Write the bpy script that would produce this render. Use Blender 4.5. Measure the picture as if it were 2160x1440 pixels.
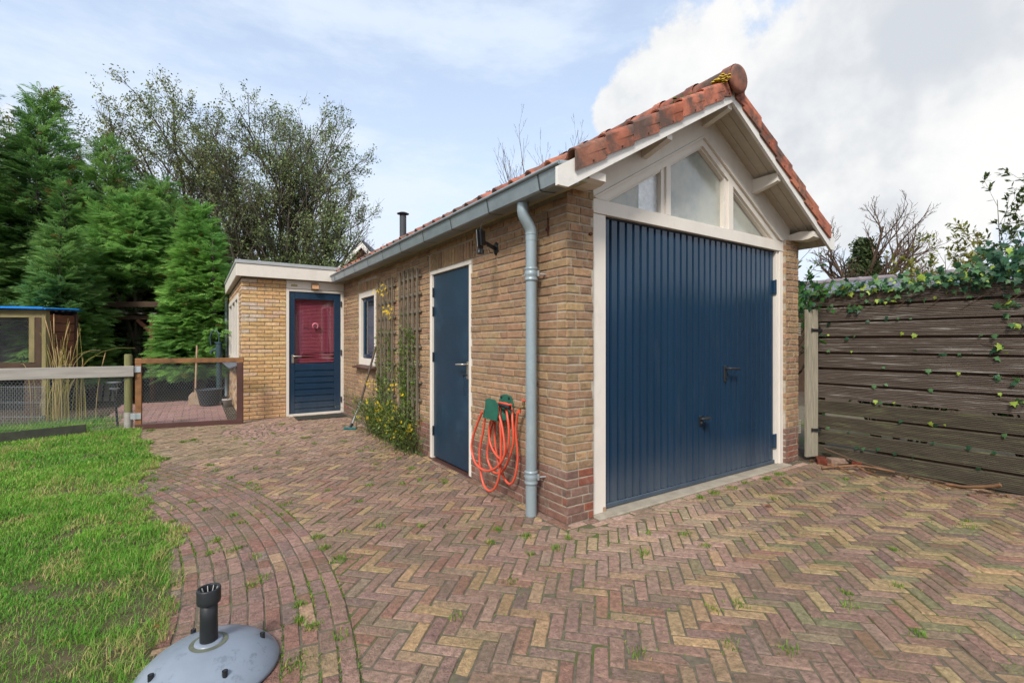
import bpy, math, random
import numpy as np
from mathutils import Vector, Matrix
for o in list(bpy.data.objects): bpy.data.objects.remove(o)
sc = bpy.context.scene
col = sc.collection
rnd = random.Random(7)
NR = np.random.default_rng(11)
R_ = math.radians

# ---------------------------------------------------------------- camera
CAM = Vector((-2.1577, -2.5413, 1.28))
FW = Vector((.5547, .83205, 0)); RT = Vector((.83205, -.5547, 0))
cd = bpy.data.cameras.new('camera'); cam = bpy.data.objects.new('camera', cd); col.objects.link(cam)
cam.location = CAM; cam.rotation_euler = (R_(90), 0, -math.atan2(.5547, .83205))
cd.sensor_width = 36; cd.lens = 16.6; cd.shift_y = .0009; cd.clip_start = .05; cd.clip_end = 2000
sc.camera = cam

# ---------------------------------------------------------------- sun, exposure, sky
SUNDIR = Vector((-.62, -.50, .74)).normalized()          # towards the sun
sd = bpy.data.lights.new('sun', 'SUN'); sd.energy = 1.5; sd.angle = R_(13); sd.color = (1, .955, .88)
so = bpy.data.objects.new('sun', sd); col.objects.link(so); so.location = (-20, -8, 20)
so.rotation_euler = SUNDIR.to_track_quat('Z', 'Y').to_euler()
vs = sc.view_settings; vs.view_transform = 'Standard'; vs.look = 'None'; vs.exposure = 1.42; vs.gamma = 1
vs.use_curve_mapping = False
sc.render.engine = 'CYCLES'
sc.cycles.use_denoising = True
sc.cycles.max_bounces = 6; sc.cycles.diffuse_bounces = 4; sc.cycles.glossy_bounces = 2
sc.cycles.use_adaptive_sampling = True; sc.cycles.adaptive_threshold = .015; sc.cycles.adaptive_min_samples = 16
sc.cycles.transparent_max_bounces = 12; sc.cycles.transmission_bounces = 4
sc.cycles.sample_clamp_indirect = 6
sc.cycles.caustics_reflective = False; sc.cycles.caustics_refractive = False

w = bpy.data.worlds.new('World'); sc.world = w; w.use_nodes = True
w.cycles.sampling_method = 'MANUAL'; w.cycles.sample_map_resolution = 512
nt = w.node_tree; nt.nodes.clear()
def wn(t, **k):
    n = nt.nodes.new(t)
    for a, b in k.items(): setattr(n, a, b)
    return n
def lk(a, b): nt.links.new(a, b)
def wmath(op, a, b=None, clamp=False):
    n = wn('ShaderNodeMath', operation=op, use_clamp=clamp)
    for i, s in enumerate((a, b)):
        if s is None: continue
        if isinstance(s, (int, float)): n.inputs[i].default_value = s
        else: lk(s, n.inputs[i])
    return n.outputs[0]
sky = wn('ShaderNodeTexSky', sky_type='NISHITA'); sky.sun_disc = False
sky.sun_elevation = math.asin(SUNDIR.z); sky.sun_rotation = math.atan2(SUNDIR.x, SUNDIR.y)
sky.air_density = 1.0; sky.dust_density = 1.0; sky.ozone_density = 1.5
tc = wn('ShaderNodeTexCoord')
def noise(scale, detail=6, rough=.55, mapping=None, off=(0, 0, 0)):
    m = wn('ShaderNodeMapping'); m.inputs['Scale'].default_value = mapping or (1, 1, 1); m.inputs['Location'].default_value = off
    lk(tc.outputs['Generated'], m.inputs[0])
    n = wn('ShaderNodeTexNoise'); n.inputs['Scale'].default_value = scale; n.inputs['Detail'].default_value = detail
    n.inputs['Roughness'].default_value = rough; lk(m.outputs[0], n.inputs['Vector'])
    return n.outputs['Fac']
def ramp(s, a, b):
    n = wn('ShaderNodeMapRange', interpolation_type='SMOOTHSTEP'); lk(s, n.inputs[0])
    n.inputs[1].default_value = a; n.inputs[2].default_value = b
    return n.outputs[0]
# thin high veil over the whole sky, thicker towards the horizon
sep = wn('ShaderNodeSeparateXYZ'); lk(tc.outputs['Generated'], sep.inputs[0])
veil = ramp(noise(2.2, 7, .62, (1, 1, 3.2)), .40, .66)
hz = ramp(sep.outputs[2], .55, .0)
veil = wmath('ADD', wmath('ADD', wmath('MULTIPLY', veil, .40), wmath('MULTIPLY', hz, .42)), .50, True)
# cumulus heads: soft balls of direction, torn by noise; more of them all round the sky
def pdir(px, py): return (FW + RT * ((px - 1080) / 996) + Vector((0, 0, (722 - py) / 996))).normalized()
balls = [(pdir(1990, 180), .30), (pdir(2230, 60), .32), (pdir(1850, 150), .22), (pdir(1690, 225), .16), (pdir(2200, 330), .13),
         (pdir(1930, 60), .20), (pdir(1475, 215), .135), (pdir(1395, 245), .115), (pdir(1600, 250), .14), (pdir(1310, 235), .06), (pdir(1730, 380), .09),
         (pdir(1980, 495), .085), (pdir(2140, 380), .05), (pdir(1860, 400), .07)]
for k in range(26):        # the same kind of cloud on the rest of the sky
    a = 2.39996 * k + .4; v = Vector((math.cos(a), math.sin(a), .16 + .5 * ((k * 7) % 11) / 11)).normalized()
    f_, r_ = v.dot(FW), v.dot(RT)
    if f_ > 0 and abs(r_ / f_) < 1.5: continue
    balls.append((v, .12 + .2 * ((k * 5) % 7) / 7))
acc = None
for c, r in balls:
    d = wn('ShaderNodeVectorMath', operation='DISTANCE'); lk(tc.outputs['Generated'], d.inputs[0]); d.inputs[1].default_value = c
    v = wmath('SUBTRACT', 1.0, wmath('DIVIDE', d.outputs['Value'], r))
    acc = v if acc is None else wmath('MAXIMUM', acc, v)
n1 = noise(5.5, 9, .60); n2 = noise(3.0, 5, .55, off=(3, 1, 7))
dens = wmath('ADD', acc, wmath('MULTIPLY', wmath('SUBTRACT', n1, .5), 2.3))
cmask = wmath('MULTIPLY', ramp(dens, -.03, .22), .95)
shade = ramp(wmath('ADD', wmath('MULTIPLY', n2, .8), wmath('MULTIPLY', n1, .6)), .48, .78)
def mixc(f, a, b):
    n = wn('ShaderNodeMix', data_type='RGBA')
    if isinstance(f, float): n.inputs[0].default_value = f
    else: lk(f, n.inputs[0])
    for i, s in ((6, a), (7, b)):
        if isinstance(s, tuple): n.inputs[i].default_value = s
        else: lk(s, n.inputs[i])
    return n.outputs[2]
SKYK = 1.0
veilc = mixc(veil, sky.outputs[0], (3.1 * SKYK, 3.48 * SKYK, 4.0 * SKYK, 1))
cloudc = mixc(shade, (2.6 * SKYK, 2.72 * SKYK, 2.9 * SKYK, 1), (3.78 * SKYK, 3.76 * SKYK, 3.69 * SKYK, 1))
skyc = mixc(cmask, veilc, cloudc)
bg = wn('ShaderNodeBackground'); bg.inputs[1].default_value = .10; lk(skyc, bg.inputs[0])
wo = wn('ShaderNodeOutputWorld'); lk(bg.outputs[0], wo.inputs[0])

# ---------------------------------------------------------------- materials
MATS = {}
def srgb(r, g, b):
    f = lambda c: ((c / 255 + .055) / 1.055) ** 2.4 if c > 10 else c / 255 / 12.92
    return (f(r), f(g), f(b))
def mat(name, base=(.5, .5, .5), rough=.7, var=.18, scale=8, bump=.15, bscale=60, tint=False, metal=0., spec=.4,
        dirt=None, dscale=3, damt=.5, stretch=(1, 1, 1), trans=0., coat=0., dlo=.52, dhi=.72, bdist=.004, zdust=None):
    m = bpy.data.materials.new(name); m.use_nodes = True; t = m.node_tree; n = t.nodes; n.clear()
    out = n.new('ShaderNodeOutputMaterial'); p = n.new('ShaderNodeBsdfPrincipled')
    p.inputs['Roughness'].default_value = rough; p.inputs['Metallic'].default_value = metal
    p.inputs['Specular IOR Level'].default_value = spec; p.inputs['Coat Weight'].default_value = coat; p.inputs['Coat Roughness'].default_value = .12
    co = n.new('ShaderNodeTexCoord'); mp = n.new('ShaderNodeMapping'); mp.inputs['Scale'].default_value = stretch
    t.links.new(co.outputs['Object'], mp.inputs[0])
    if tint:
        a = n.new('ShaderNodeAttribute'); a.attribute_name = 'tint'; csock = a.outputs['Color']
    else:
        a = n.new('ShaderNodeRGB'); a.outputs[0].default_value = (*base, 1); csock = a.outputs[0]
    def nz(s, det=5, r=.6):
        q = n.new('ShaderNodeTexNoise'); q.inputs['Scale'].default_value = s; q.inputs['Detail'].default_value = det
        q.inputs['Roughness'].default_value = r; t.links.new(mp.outputs[0], q.inputs['Vector']); return q.outputs['Fac']
    if var > 0:
        mr = n.new('ShaderNodeMapRange'); mr.inputs[1].default_value = .3; mr.inputs[2].default_value = .7
        mr.inputs[3].default_value = 1 - var; mr.inputs[4].default_value = 1 + var; t.links.new(nz(scale, 8, .65), mr.inputs[0])
        vm = n.new('ShaderNodeVectorMath'); vm.operation = 'SCALE'; t.links.new(csock, vm.inputs[0]); t.links.new(mr.outputs[0], vm.inputs[3])
        csock = vm.outputs[0]
    if dirt is not None:
        mr = n.new('ShaderNodeMapRange'); mr.interpolation_type = 'SMOOTHSTEP'; mr.inputs[1].default_value = dlo; mr.inputs[2].default_value = dhi; mr.inputs[4].default_value = damt
        t.links.new(nz(dscale, 8, .7), mr.inputs[0]); dsock = mr.outputs[0]
        if zdust is not None:       # dust and splashes settled on the foot of the thing
            sx = n.new('ShaderNodeSeparateXYZ'); t.links.new(co.outputs['Object'], sx.inputs[0]); zr = n.new('ShaderNodeMapRange'); zr.interpolation_type = 'SMOOTHSTEP'
            t.links.new(sx.outputs[2], zr.inputs[0]); zr.inputs[1].default_value = zdust; zr.inputs[2].default_value = 0; zr.inputs[4].default_value = 1.3
            ad = n.new('ShaderNodeMath'); ad.operation = 'MULTIPLY_ADD'; t.links.new(zr.outputs[0], ad.inputs[0]); t.links.new(nz(5, 8, .7), ad.inputs[1]); t.links.new(dsock, ad.inputs[2]); dsock = ad.outputs[0]
        mx = n.new('ShaderNodeMix'); mx.data_type = 'RGBA'; t.links.new(dsock, mx.inputs[0]); t.links.new(csock, mx.inputs[6])
        mx.inputs[7].default_value = (*dirt, 1); csock = mx.outputs[2]
    t.links.new(csock, p.inputs['Base Color'])
    if bump > 0:
        b = n.new('ShaderNodeBump'); b.inputs['Strength'].default_value = bump; b.inputs['Distance'].default_value = bdist
        t.links.new(nz(bscale, 4, .65), b.inputs['Height']); t.links.new(b.outputs[0], p.inputs['Normal'])
    if trans > 0:
        tr = n.new('ShaderNodeBsdfTranslucent'); t.links.new(csock, tr.inputs[0])
        ms = n.new('ShaderNodeMixShader'); ms.inputs[0].default_value = trans
        t.links.new(p.outputs[0], ms.inputs[1]); t.links.new(tr.outputs[0], ms.inputs[2]); t.links.new(ms.outputs[0], out.inputs[0])
    else:
        t.links.new(p.outputs[0], out.inputs[0])
    MATS[name] = m; return m
def glass(name, tintc=(.9, .95, .95)):
    m = bpy.data.materials.new(name); m.use_nodes = True; t = m.node_tree; n = t.nodes; n.clear()
    out = n.new('ShaderNodeOutputMaterial'); tr = n.new('ShaderNodeBsdfTransparent'); tr.inputs[0].default_value = (*tintc, 1)
    g = n.new('ShaderNodeBsdfGlossy'); g.inputs['Roughness'].default_value = .03; fr = n.new('ShaderNodeMapRange'); lw = n.new('ShaderNodeLayerWeight'); pw_ = n.new('ShaderNodeMath'); pw_.operation = 'POWER'; pw_.inputs[1].default_value = 4.
    t.links.new(lw.outputs['Facing'], pw_.inputs[0]); t.links.new(pw_.outputs[0], fr.inputs[0]); fr.inputs[3].default_value = .06; fr.inputs[4].default_value = 1.
    ms = n.new('ShaderNodeMixShader'); t.links.new(fr.outputs[0], ms.inputs[0]); t.links.new(tr.outputs[0], ms.inputs[1]); t.links.new(g.outputs[0], ms.inputs[2])
    t.links.new(ms.outputs[0], out.inputs[0]); MATS[name] = m
mat('brick', tint=True, rough=.92, var=.28, scale=24, bump=1., bscale=110, bdist=.012, dirt=(.30, .27, .22), dscale=9, damt=.45, spec=.2)
mat('mortar', (.40, .35, .275), .95, .25, 20, .6, 120, dirt=(.52, .48, .42), dscale=4, damt=.6, spec=.15)
mat('mortar_grey', (.25, .22, .19), .95, .2, 20, .5, 120, spec=.15)
mat('paver', tint=True, rough=.68, var=.46, scale=38, bump=1., bscale=100, dirt=(.125, .115, .05), dscale=2.2, damt=.5, spec=.35, bdist=.012, dlo=.46, dhi=.7)
mat('joint_sand', (.125, .105, .075), .95, .35, 30, .8, 90, dirt=(.075, .11, .022), dscale=1.5, damt=.85, dlo=.50, dhi=.62, spec=.2)
mat('soil', (.075, .055, .038), .95, .4, 14, 1., 60, dirt=(.05, .085, .02), dscale=1.2, damt=.6, spec=.2)
mat('lawn_soil', (.085, .068, .038), .95, .4, 14, 1., 60, spec=.2)
mat('white_paint', (.70, .645, .575), .45, .07, 5, .12, 40, dirt=(.36, .32, .25), dscale=5, damt=.30, stretch=(1, 1, .5))
mat('white_barge', (.71, .685, .64), .5, .07, 5, .25, 40, dirt=(.33, .30, .22), dscale=6, damt=.35)
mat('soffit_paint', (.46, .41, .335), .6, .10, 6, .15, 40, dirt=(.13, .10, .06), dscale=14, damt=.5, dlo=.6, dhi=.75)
mat('eave_board', (.42, .39, .27), .7, .15, 6, .2, 40, dirt=(.17, .18, .08), dscale=5, damt=.6)
mat('door_blue', (.0100, .033, .068), .24, .14, 3, .06, 30, dirt=(.07, .09, .115), dscale=7, damt=.3, stretch=(1, 1, .15), spec=.5, dlo=.56, dhi=.8, zdust=.45)
mat('door_blue_dull', (.0088, .031, .060), .38, .2, 2.2, .12, 14, dirt=(.035, .08, .13), dscale=3, damt=.4, spec=.45)
mat('groove_dark', (.008, .015, .028), .6, .1, 4, 0)
mat('zinc', (.27, .32, .345), .42, .16, 5, .1, 30, dirt=(.40, .42, .41), dscale=4, damt=.5, metal=.35, spec=.5)
mat('zinc_pipe', (.29, .355, .385), .38, .12, 4, .08, 30, dirt=(.42, .45, .45), dscale=5, damt=.5, metal=.3, spec=.5, stretch=(1, 1, .35))
mat('lead_dark', (.05, .058, .065), .6, .1, 5, .1, 30)
mat('clay_tile', tint=True, rough=.85, var=.28, scale=12, bump=.6, bscale=70, dirt=(.085, .07, .06), dscale=5, damt=.85, dlo=.43, dhi=.60, spec=.25)
mat('lichen', (.50, .36, .03), .9, .3, 20, .6, 80)
mat('moss', (.07, .10, .02), .95, .3, 20, .8, 80)
mat('steel', (.5, .47, .40), .32, .1, 8, .05, 40, metal=.9)
mat('galvanised', (.52, .55, .57), .4, .12, 8, .1, 40, metal=.7)
mat('black_plastic', (.018, .02, .023), .42, .12, 8, .08, 50)
mat('iron_black', (.014, .014, .017), .5, .15, 10, .15, 60)
mat('rust', (.10, .035, .018), .9, .5, 40, .8, 120)
mat('slab_concrete', (.33, .29, .23), .9, .2, 9, .6, 90, dirt=(.15, .13, .09), dscale=4, damt=.5)
mat('pane_milky', (.20, .23, .23), .12, .2, 2.0, 0, dirt=(.42, .42, .36), dscale=1.1, damt=.9, coat=1., spec=.5, dlo=.36, dhi=.64)
mat('foil', (.62, .64, .66), .35, .18, 22, .5, 40, metal=.4)
glass('glass'); glass('glass_dark', (.6, .68, .72))
mat('blind_red', (.50, .075, .12), .4, .12, 6, 0, spec=.5)
mat('pink', (.55, .16, .22), .6, .1, 6, 0)
mat('interior_shade', (.012, .011, .012), .9, .1, 5, 0)  # near-black colour stands in for the shade inside rooms, hutch and shelter
mat('curtain', (.62, .64, .68), .8, .06, 8, 0)
mat('brown_tile', (.075, .035, .028), .5, .2, 12, .3, 60)
mat('wood_grey', (.30, .265, .20), .85, .28, 5, .8, 50, dirt=(.12, .13, .06), dscale=3, damt=.5, stretch=(9, 9, .7))
mat('rail_wood', (.36, .33, .30), .85, .25, 3, .8, 30, dirt=(.15, .15, .06), dscale=6, damt=.5, stretch=(.8, .8, 9))
mat('post_wood', (.17, .165, .065), .85, .3, 5, .8, 50, dirt=(.09, .10, .03), dscale=5, damt=.6, stretch=(8, 8, .8))
mat('gate_wood', (.21, .095, .035), .7, .4, 4, .5, 40, dirt=(.055, .022, .014), dscale=5, damt=.8, stretch=(2, 2, 2))
mat('gate_wood_dark', (.075, .030, .024), .7, .3, 4, .5, 40, dirt=(.045, .03, .02), dscale=4, damt=.7)
mat('fence_board', (.112, .086, .068), .85, .4, 3, .9, 40, dirt=(.40, .38, .34), dscale=2.6, damt=.85, stretch=(1, .8, 16), dlo=.52, dhi=.68)
mat('fence_board_mossy', (.082, .067, .046), .85, .35, 3, .9, 40, dirt=(.15, .17, .075), dscale=3.0, damt=.7, stretch=(1, 1, 9), dlo=.52, dhi=.70)
mat('timber_dark', (.06, .034, .02), .85, .3, 5, .6, 40)
mat('timber_red', (.13, .05, .026), .8, .3, 5, .6, 40)
mat('timber_green', (.20, .165, .075), .85, .3, 4, .6, 40, dirt=(.10, .07, .045), dscale=3, damt=.6)
mat('plank_dark', (.038, .040, .026), .8, .3, 6, .7, 40, dirt=(.09, .085, .05), dscale=4, damt=.5)
mat('blue_sheet', (.005, .19, .62), .35, .08, 5, .05, 20)
mat('wire', (.34, .36, .37), .45, .1, 9, 0, metal=.5)
mat('trellis_wood', (.15, .125, .092), .85, .22, 6, .6, 60, stretch=(3, 3, .6))
mat('green_plastic', (.018, .115, .078), .45, .2, 9, .15, 40)
mat('hose_red', (.62, .088, .045), .42, .08, 12, .03, 60, spec=.5)
mat('brass', (.34, .25, .12), .38, .2, 12, .1, 60, metal=.85)
mat('base_grey', (.20, .235, .285), .33, .10, 7, .06, 50, dirt=(.10, .125, .15), dscale=10, damt=.55, spec=.5, dlo=.55, dhi=.62)
mat('base_moss', (.11, .12, .085), .6, .3, 20, .2, 60)
mat('grass', tint=True, rough=.6, var=.1, scale=3, bump=0, trans=.3, spec=.3)
mat('leaf', tint=True, rough=.45, var=.08, scale=3, bump=0, trans=.36, spec=.4)
mat('needle', tint=True, rough=.6, var=.1, scale=2, bump=0, trans=.38, spec=.25)
mat('petal', (.80, .56, .012), .5, .1, 9, 0, trans=.25)
mat('bark', (.10, .085, .062), .95, .3, 6, .6, 40, dirt=(.10, .12, .05), dscale=3, damt=.5)
mat('twig', (.10, .062, .04), .9, .3, 6, .4, 40)
mat('branch_wood', (.19, .10, .05), .85, .35, 9, .5, 60, stretch=(1, 1, 1))
mat('straw', tint=True, rough=.7, var=.1, scale=5, bump=0, trans=.2)
mat('slate', (.13, .14, .17), .55, .12, 4, .2, 30)
mat('ridge_grey', (.22, .19, .20), .7, .2, 6, .3, 40)
mat('far_brick', (.24, .12, .08), .9, .2, 12, .3, 40)
mat('far_roof', (.06, .07, .085), .7, .15, 8, .3, 20)
mat('mat_dark', (.035, .034, .028), .9, .4, 30, .6, 140)
mat('teal', (.025, .15, .16), .6, .2, 20, .2, 60)
mat('pole_brown', (.10, .075, .06), .5, .2, 12, .1, 60, stretch=(4, 4, .5))
mat('copper', (.62, .33, .17), .35, .12, 9, .1, 40, metal=.6)
mat('bucket', (.03, .036, .044), .5, .15, 9, .1, 40)
mat('shovel_wood', (.38, .25, .16), .75, .2, 9, .3, 50)
mat('shovel_blade', (.30, .22, .15), .7, .2, 9, .2, 50)
mat('pump_green', (.04, .075, .085), .5, .25, 9, .2, 40)
mat('dead_leaf', (.20, .075, .03), .7, .3, 20, .2, 60)
mat('yellow_leaf', (.55, .38, .05), .7, .2, 20, .2, 60)
mat('annex_side', (.30, .23, .17), .9, .2, 10, .3, 60)
mat('trim_metal', (.42, .43, .43), .45, .1, 5, .1, 30, metal=.4)
mat('rim_grey', (.45, .45, .44), .6, .1, 9, .1, 50)
mat('jasmine_stem', (.075, .095, .03), .7, .3, 9, .1, 40)
mat('hose_leaf', (.55, .20, .05), .7, .2, 20, .2, 60)
mat('cable', (.02, .02, .02), .6, .1, 5, 0)

# ---------------------------------------------------------------- mesh helpers
class MB:
    """collects shapes in world coordinates; build() links them as one mesh object"""
    def __init__(s): s.v = []; s.f = []; s.s = []; s.t = []; s.tint = (1, 1, 1)
    def add(s, vs, fs, smooth=False):
        k = len(s.v); s.v += [tuple(v) for v in vs]; s.t += [s.tint] * len(vs)
        s.f += [tuple(i + k for i in f) for f in fs]; s.s += [smooth] * len(fs); return s
    def obox(s, c, ax, half, bev=.003):
        c = Vector(c); X, Y, Z = [Vector(a) for a in ax]; hx, hy, hz = half; b = min(bev, .45 * min(half) * 2)
        vs = []; ids = {}
        for sx in (-1, 1):
            for sy in (-1, 1):
                for sz in (-1, 1):
                    for k in range(3):
                        h = [hx - b, hy - b, hz - b]; h[k] += b
                        ids[(sx, sy, sz, k)] = len(vs); vs.append(c + X * (sx * h[0]) + Y * (sy * h[1]) + Z * (sz * h[2]))
        fs = []
        for k in range(3):
            a, d = [(1, 2), (2, 0), (0, 1)][k]
            for sg in (-1, 1):
                q = []
                for (p, r) in ((-1, -1), (1, -1), (1, 1), (-1, 1)):
                    e = [0, 0, 0]; e[k] = sg; e[a] = p; e[d] = r; q.append(ids[(*e, k)])
                fs.append(q if sg > 0 else q[::-1])
        if b > 0:
            for k in range(3):
                a, d = [(1, 2), (2, 0), (0, 1)][k]
                for p in (-1, 1):
                    for r in (-1, 1):
                        e0 = [0, 0, 0]; e1 = [0, 0, 0]; e0[k] = -1; e1[k] = 1; e0[a] = e1[a] = p; e0[d] = e1[d] = r
                        q = [ids[(*e0, a)], ids[(*e1, a)], ids[(*e1, d)], ids[(*e0, d)]]
                        fs.append(q if p * r < 0 else q[::-1])
            for sx in (-1, 1):
                for sy in (-1, 1):
                    for sz in (-1, 1):
                        q = [ids[(sx, sy, sz, 0)], ids[(sx, sy, sz, 1)], ids[(sx, sy, sz, 2)]]
                        fs.append(q if sx * sy * sz > 0 else q[::-1])
        return s.add(vs, fs)
    def box(s, x0, x1, y0, y1, z0, z1, bev=.003):
        return s.obox(((x0 + x1) / 2, (y0 + y1) / 2, (z0 + z1) / 2), ((1, 0, 0), (0, 1, 0), (0, 0, 1)),
                      (abs(x1 - x0) / 2, abs(y1 - y0) / 2, abs(z1 - z0) / 2), bev)
    def bar(s, p0, p1, wd, th, up=(0, 0, 1), bev=.003):
        p0, p1 = Vector(p0), Vector(p1); d = (p1 - p0); L = d.length; d.normalize(); up = Vector(up)
        sd_ = d.cross(up)
        if sd_.length < 1e-4: sd_ = d.cross(Vector((1, 0, 0)))
        sd_.normalize(); u = sd_.cross(d).normalized()
        return s.obox((p0 + p1) / 2, (d, sd_, u), (L / 2, wd / 2, th / 2), bev)
    def tube(s, pts, rad, n=8, cap=True, smooth=True):
        pts = [Vector(p) for p in pts]; m = len(pts)
        if isinstance(rad, (int, float)): rad = [rad] * m
        t0 = (pts[1] - pts[0]).normalized(); ref = Vector((0, 0, 1)) if abs(t0.z) < .9 else Vector((1, 0, 0))
        a = t0.cross(ref).normalized(); vs = []
        for i, p in enumerate(pts):
            t = (pts[min(i + 1, m - 1)] - pts[max(i - 1, 0)]); t = t.normalized() if t.length > 1e-9 else t0
            a = (a - t * a.dot(t)); a = a.normalized() if a.length > 1e-6 else t.orthogonal().normalized(); b = t.cross(a)
            for k in range(n):
                an = 2 * math.pi * k / n; vs.append(p + (a * math.cos(an) + b * math.sin(an)) * rad[i])
        fs = [(i * n + k, i * n + (k + 1) % n, (i + 1) * n + (k + 1) % n, (i + 1) * n + k) for i in range(m - 1) for k in range(n)]
        s.add(vs, fs, smooth)
        if cap: s.add(vs[:n][::-1], [tuple(range(n))]); s.add(vs[-n:], [tuple(range(n))])
        return s
    def lathe(s, prof, c, n=32, ax=((1, 0, 0), (0, 1, 0), (0, 0, 1)), smooth=True, squash=(1, 1)):
        c = Vector(c); X, Y, Z = [Vector(a) for a in ax]; vs = []
        for r, z in prof:
            for k in range(n):
                an = 2 * math.pi * k / n; vs.append(c + X * (r * math.cos(an) * squash[0]) + Y * (r * math.sin(an) * squash[1]) + Z * z)
        fs = [(i * n + k, i * n + (k + 1) % n, (i + 1) * n + (k + 1) % n, (i + 1) * n + k) for i in range(len(prof) - 1) for k in range(n)]
        return s.add(vs, fs, smooth)
    def prism(s, poly, o, ax, depth):
        """poly: 2-D points in the plane (ax[0], ax[1]); extruded by depth along ax[2]"""
        o = Vector(o); X, Y, Z = [Vector(a) for a in ax]; n = len(poly)
        if n < 3: return s
        a = [o + X * p[0] + Y * p[1] for p in poly]; b = [p + Z * depth for p in a]
        return s.add(a + b, [tuple(range(n))[::-1], tuple(range(n, 2 * n))] + [(i, (i + 1) % n, n + (i + 1) % n, n + i) for i in range(n)])
    def build(s, name, m, parent=None, **tags):
        me = bpy.data.meshes.new(name); org = ORG.get(parent.name, Vector()) if parent else Vector()
        me.from_pydata([(v[0] - org[0], v[1] - org[1], v[2] - org[2]) for v in s.v], [], s.f)
        me.polygons.foreach_set('use_smooth', s.s)
        if MATS[m].node_tree.nodes.get('Attribute'):
            at = me.color_attributes.new('tint', 'FLOAT_COLOR', 'POINT')
            at.data.foreach_set('color', [c for t in s.t for c in (t[0], t[1], t[2], 1)])
        me.materials.append(MATS[m]); me.update()
        return link(name, me, parent, org, tags)
ORG = {}
def link(name, me, parent, org, tags):
    o = bpy.data.objects.new(name, me); col.objects.link(o)
    if parent: o.parent = parent
    ORG[o.name] = org
    for k, v in tags.items(): o[k] = v
    return o
def thing(name, label, cat, loc, group=None):
    o = bpy.data.objects.new(name, None); col.objects.link(o); o.location = loc; o.empty_display_size = .1
    o['label'] = label; o['category'] = cat; ORG[o.name] = Vector(loc)
    if group: o['group'] = group
    return o
def npmesh(name, V, Fc, m, parent=None, tint=None, smooth=False, **tags):
    """V (n,3) and Fc (k,3 or 4) arrays -> one mesh object"""
    me = bpy.data.meshes.new(name); org = ORG.get(parent.name, Vector()) if parent else Vector()
    V = V - np.array(org); k = Fc.shape[1]
    me.vertices.add(len(V)); me.vertices.foreach_set('co', V.astype(np.float32).ravel())
    me.loops.add(Fc.size); me.loops.foreach_set('vertex_index', Fc.astype(np.int32).ravel())
    me.polygons.add(len(Fc)); me.polygons.foreach_set('loop_start', np.arange(0, Fc.size, k, dtype=np.int32))
    me.polygons.foreach_set('loop_total', np.full(len(Fc), k, dtype=np.int32))
    if smooth: me.polygons.foreach_set('use_smooth', np.ones(len(Fc), bool))
    if tint is not None:
        at = me.color_attributes.new('tint', 'FLOAT_COLOR', 'POINT')
        at.data.foreach_set('color', np.concatenate([tint, np.ones((len(tint), 1))], 1).astype(np.float32).ravel())
    me.materials.append(MATS[m]); me.update(calc_edges=True); me.validate()
    return link(name, me, parent, org, tags)
def frames(d, up=None, roll=None):
    """(k,3) directions -> (k,3,3) with columns x=dir, y=side, z=normal"""
    d = d / np.linalg.norm(d, axis=1, keepdims=True)
    up = np.tile(np.array([0, 0, 1.]), (len(d), 1)) if up is None else up
    y = np.cross(up, d); l = np.linalg.norm(y, axis=1, keepdims=True); y = np.where(l > 1e-3, y / np.maximum(l, 1e-6), np.array([0, 1., 0]))
    z = np.cross(d, y)
    if roll is not None:
        c, s = np.cos(roll)[:, None], np.sin(roll)[:, None]; y, z = y * c + z * s, z * c - y * s
    return np.stack([d, y, z], 2)
def scatter(T, F, pos, M, sc_):
    """copy template verts T (n,3), faces F to every pos (k,3) with frame M (k,3,3), scale sc_ (k,)"""
    V = np.einsum('kij,nj->kni', M, T) * sc_[:, None, None] + pos[:, None, :]
    Fa = F[None] + (np.arange(len(pos)) * len(T))[:, None, None]
    return V.reshape(-1, 3), Fa.reshape(-1, F.shape[1])
def smoothstep(a, b, x): t = np.clip((x - a) / (b - a), 0, 1); return t * t * (3 - 2 * t)
def gz(x, y): return .05 * float(smoothstep(1.2, 6., y)) if np.isscalar(y) else .05 * smoothstep(1.2, 6., y)
def clip(poly, a, b, c):
    """keep the part of a convex polygon where a*x + b*y <= c"""
    out = []; n = len(poly)
    for i in range(n):
        p, q = poly[i], poly[(i + 1) % n]; dp = a * p[0] + b * p[1] - c; dq = a * q[0] + b * q[1] - c
        if dp <= 0: out.append(p)
        if dp * dq < 0: t = dp / (dp - dq); out.append((p[0] + t * (q[0] - p[0]), p[1] + t * (q[1] - p[1])))
    return out
def area(poly): return .5 * abs(sum(poly[i][0] * poly[(i + 1) % len(poly)][1] - poly[(i + 1) % len(poly)][0] * poly[i][1] for i in range(len(poly))))
def seen(p, a=1., nrm=None):
    """apparent size of a piece of area a at p; 0 outside the frame"""
    d = Vector(p) - CAM; f_ = d.dot(FW)
    if f_ < .3: return 0
    x, y = d.dot(RT) / f_, d.z / f_
    if abs(x) > 1.1 or y > .74 or y < -.74: return 0
    k = 1. if nrm is None else abs(Vector(nrm).dot(d.normalized()))
    return a * k / f_ ** 2
def pieces(pl, name, m, parent, most=300, stuff='rest'):
    """pl: list of (rank, MB); the largest in view become parts of their own, the rest one stuff part"""
    pl = sorted(pl, key=lambda q: -q[0])
    for r, mb in pl[:most]: mb.build(name, m, parent)
    if len(pl) > most:
        big = MB()
        for r, mb in pl[most:]:
            k = len(big.v); big.v += mb.v; big.t += mb.t; big.f += [tuple(i + k for i in f) for f in mb.f]; big.s += mb.s
        big.build(stuff, m, parent, kind='stuff')
def jit(c, a=.12, h=.03):
    k = 1 + rnd.uniform(-a, a); return tuple(max(.004, x * k * (1 + rnd.uniform(-h, h))) for x in c)
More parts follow.
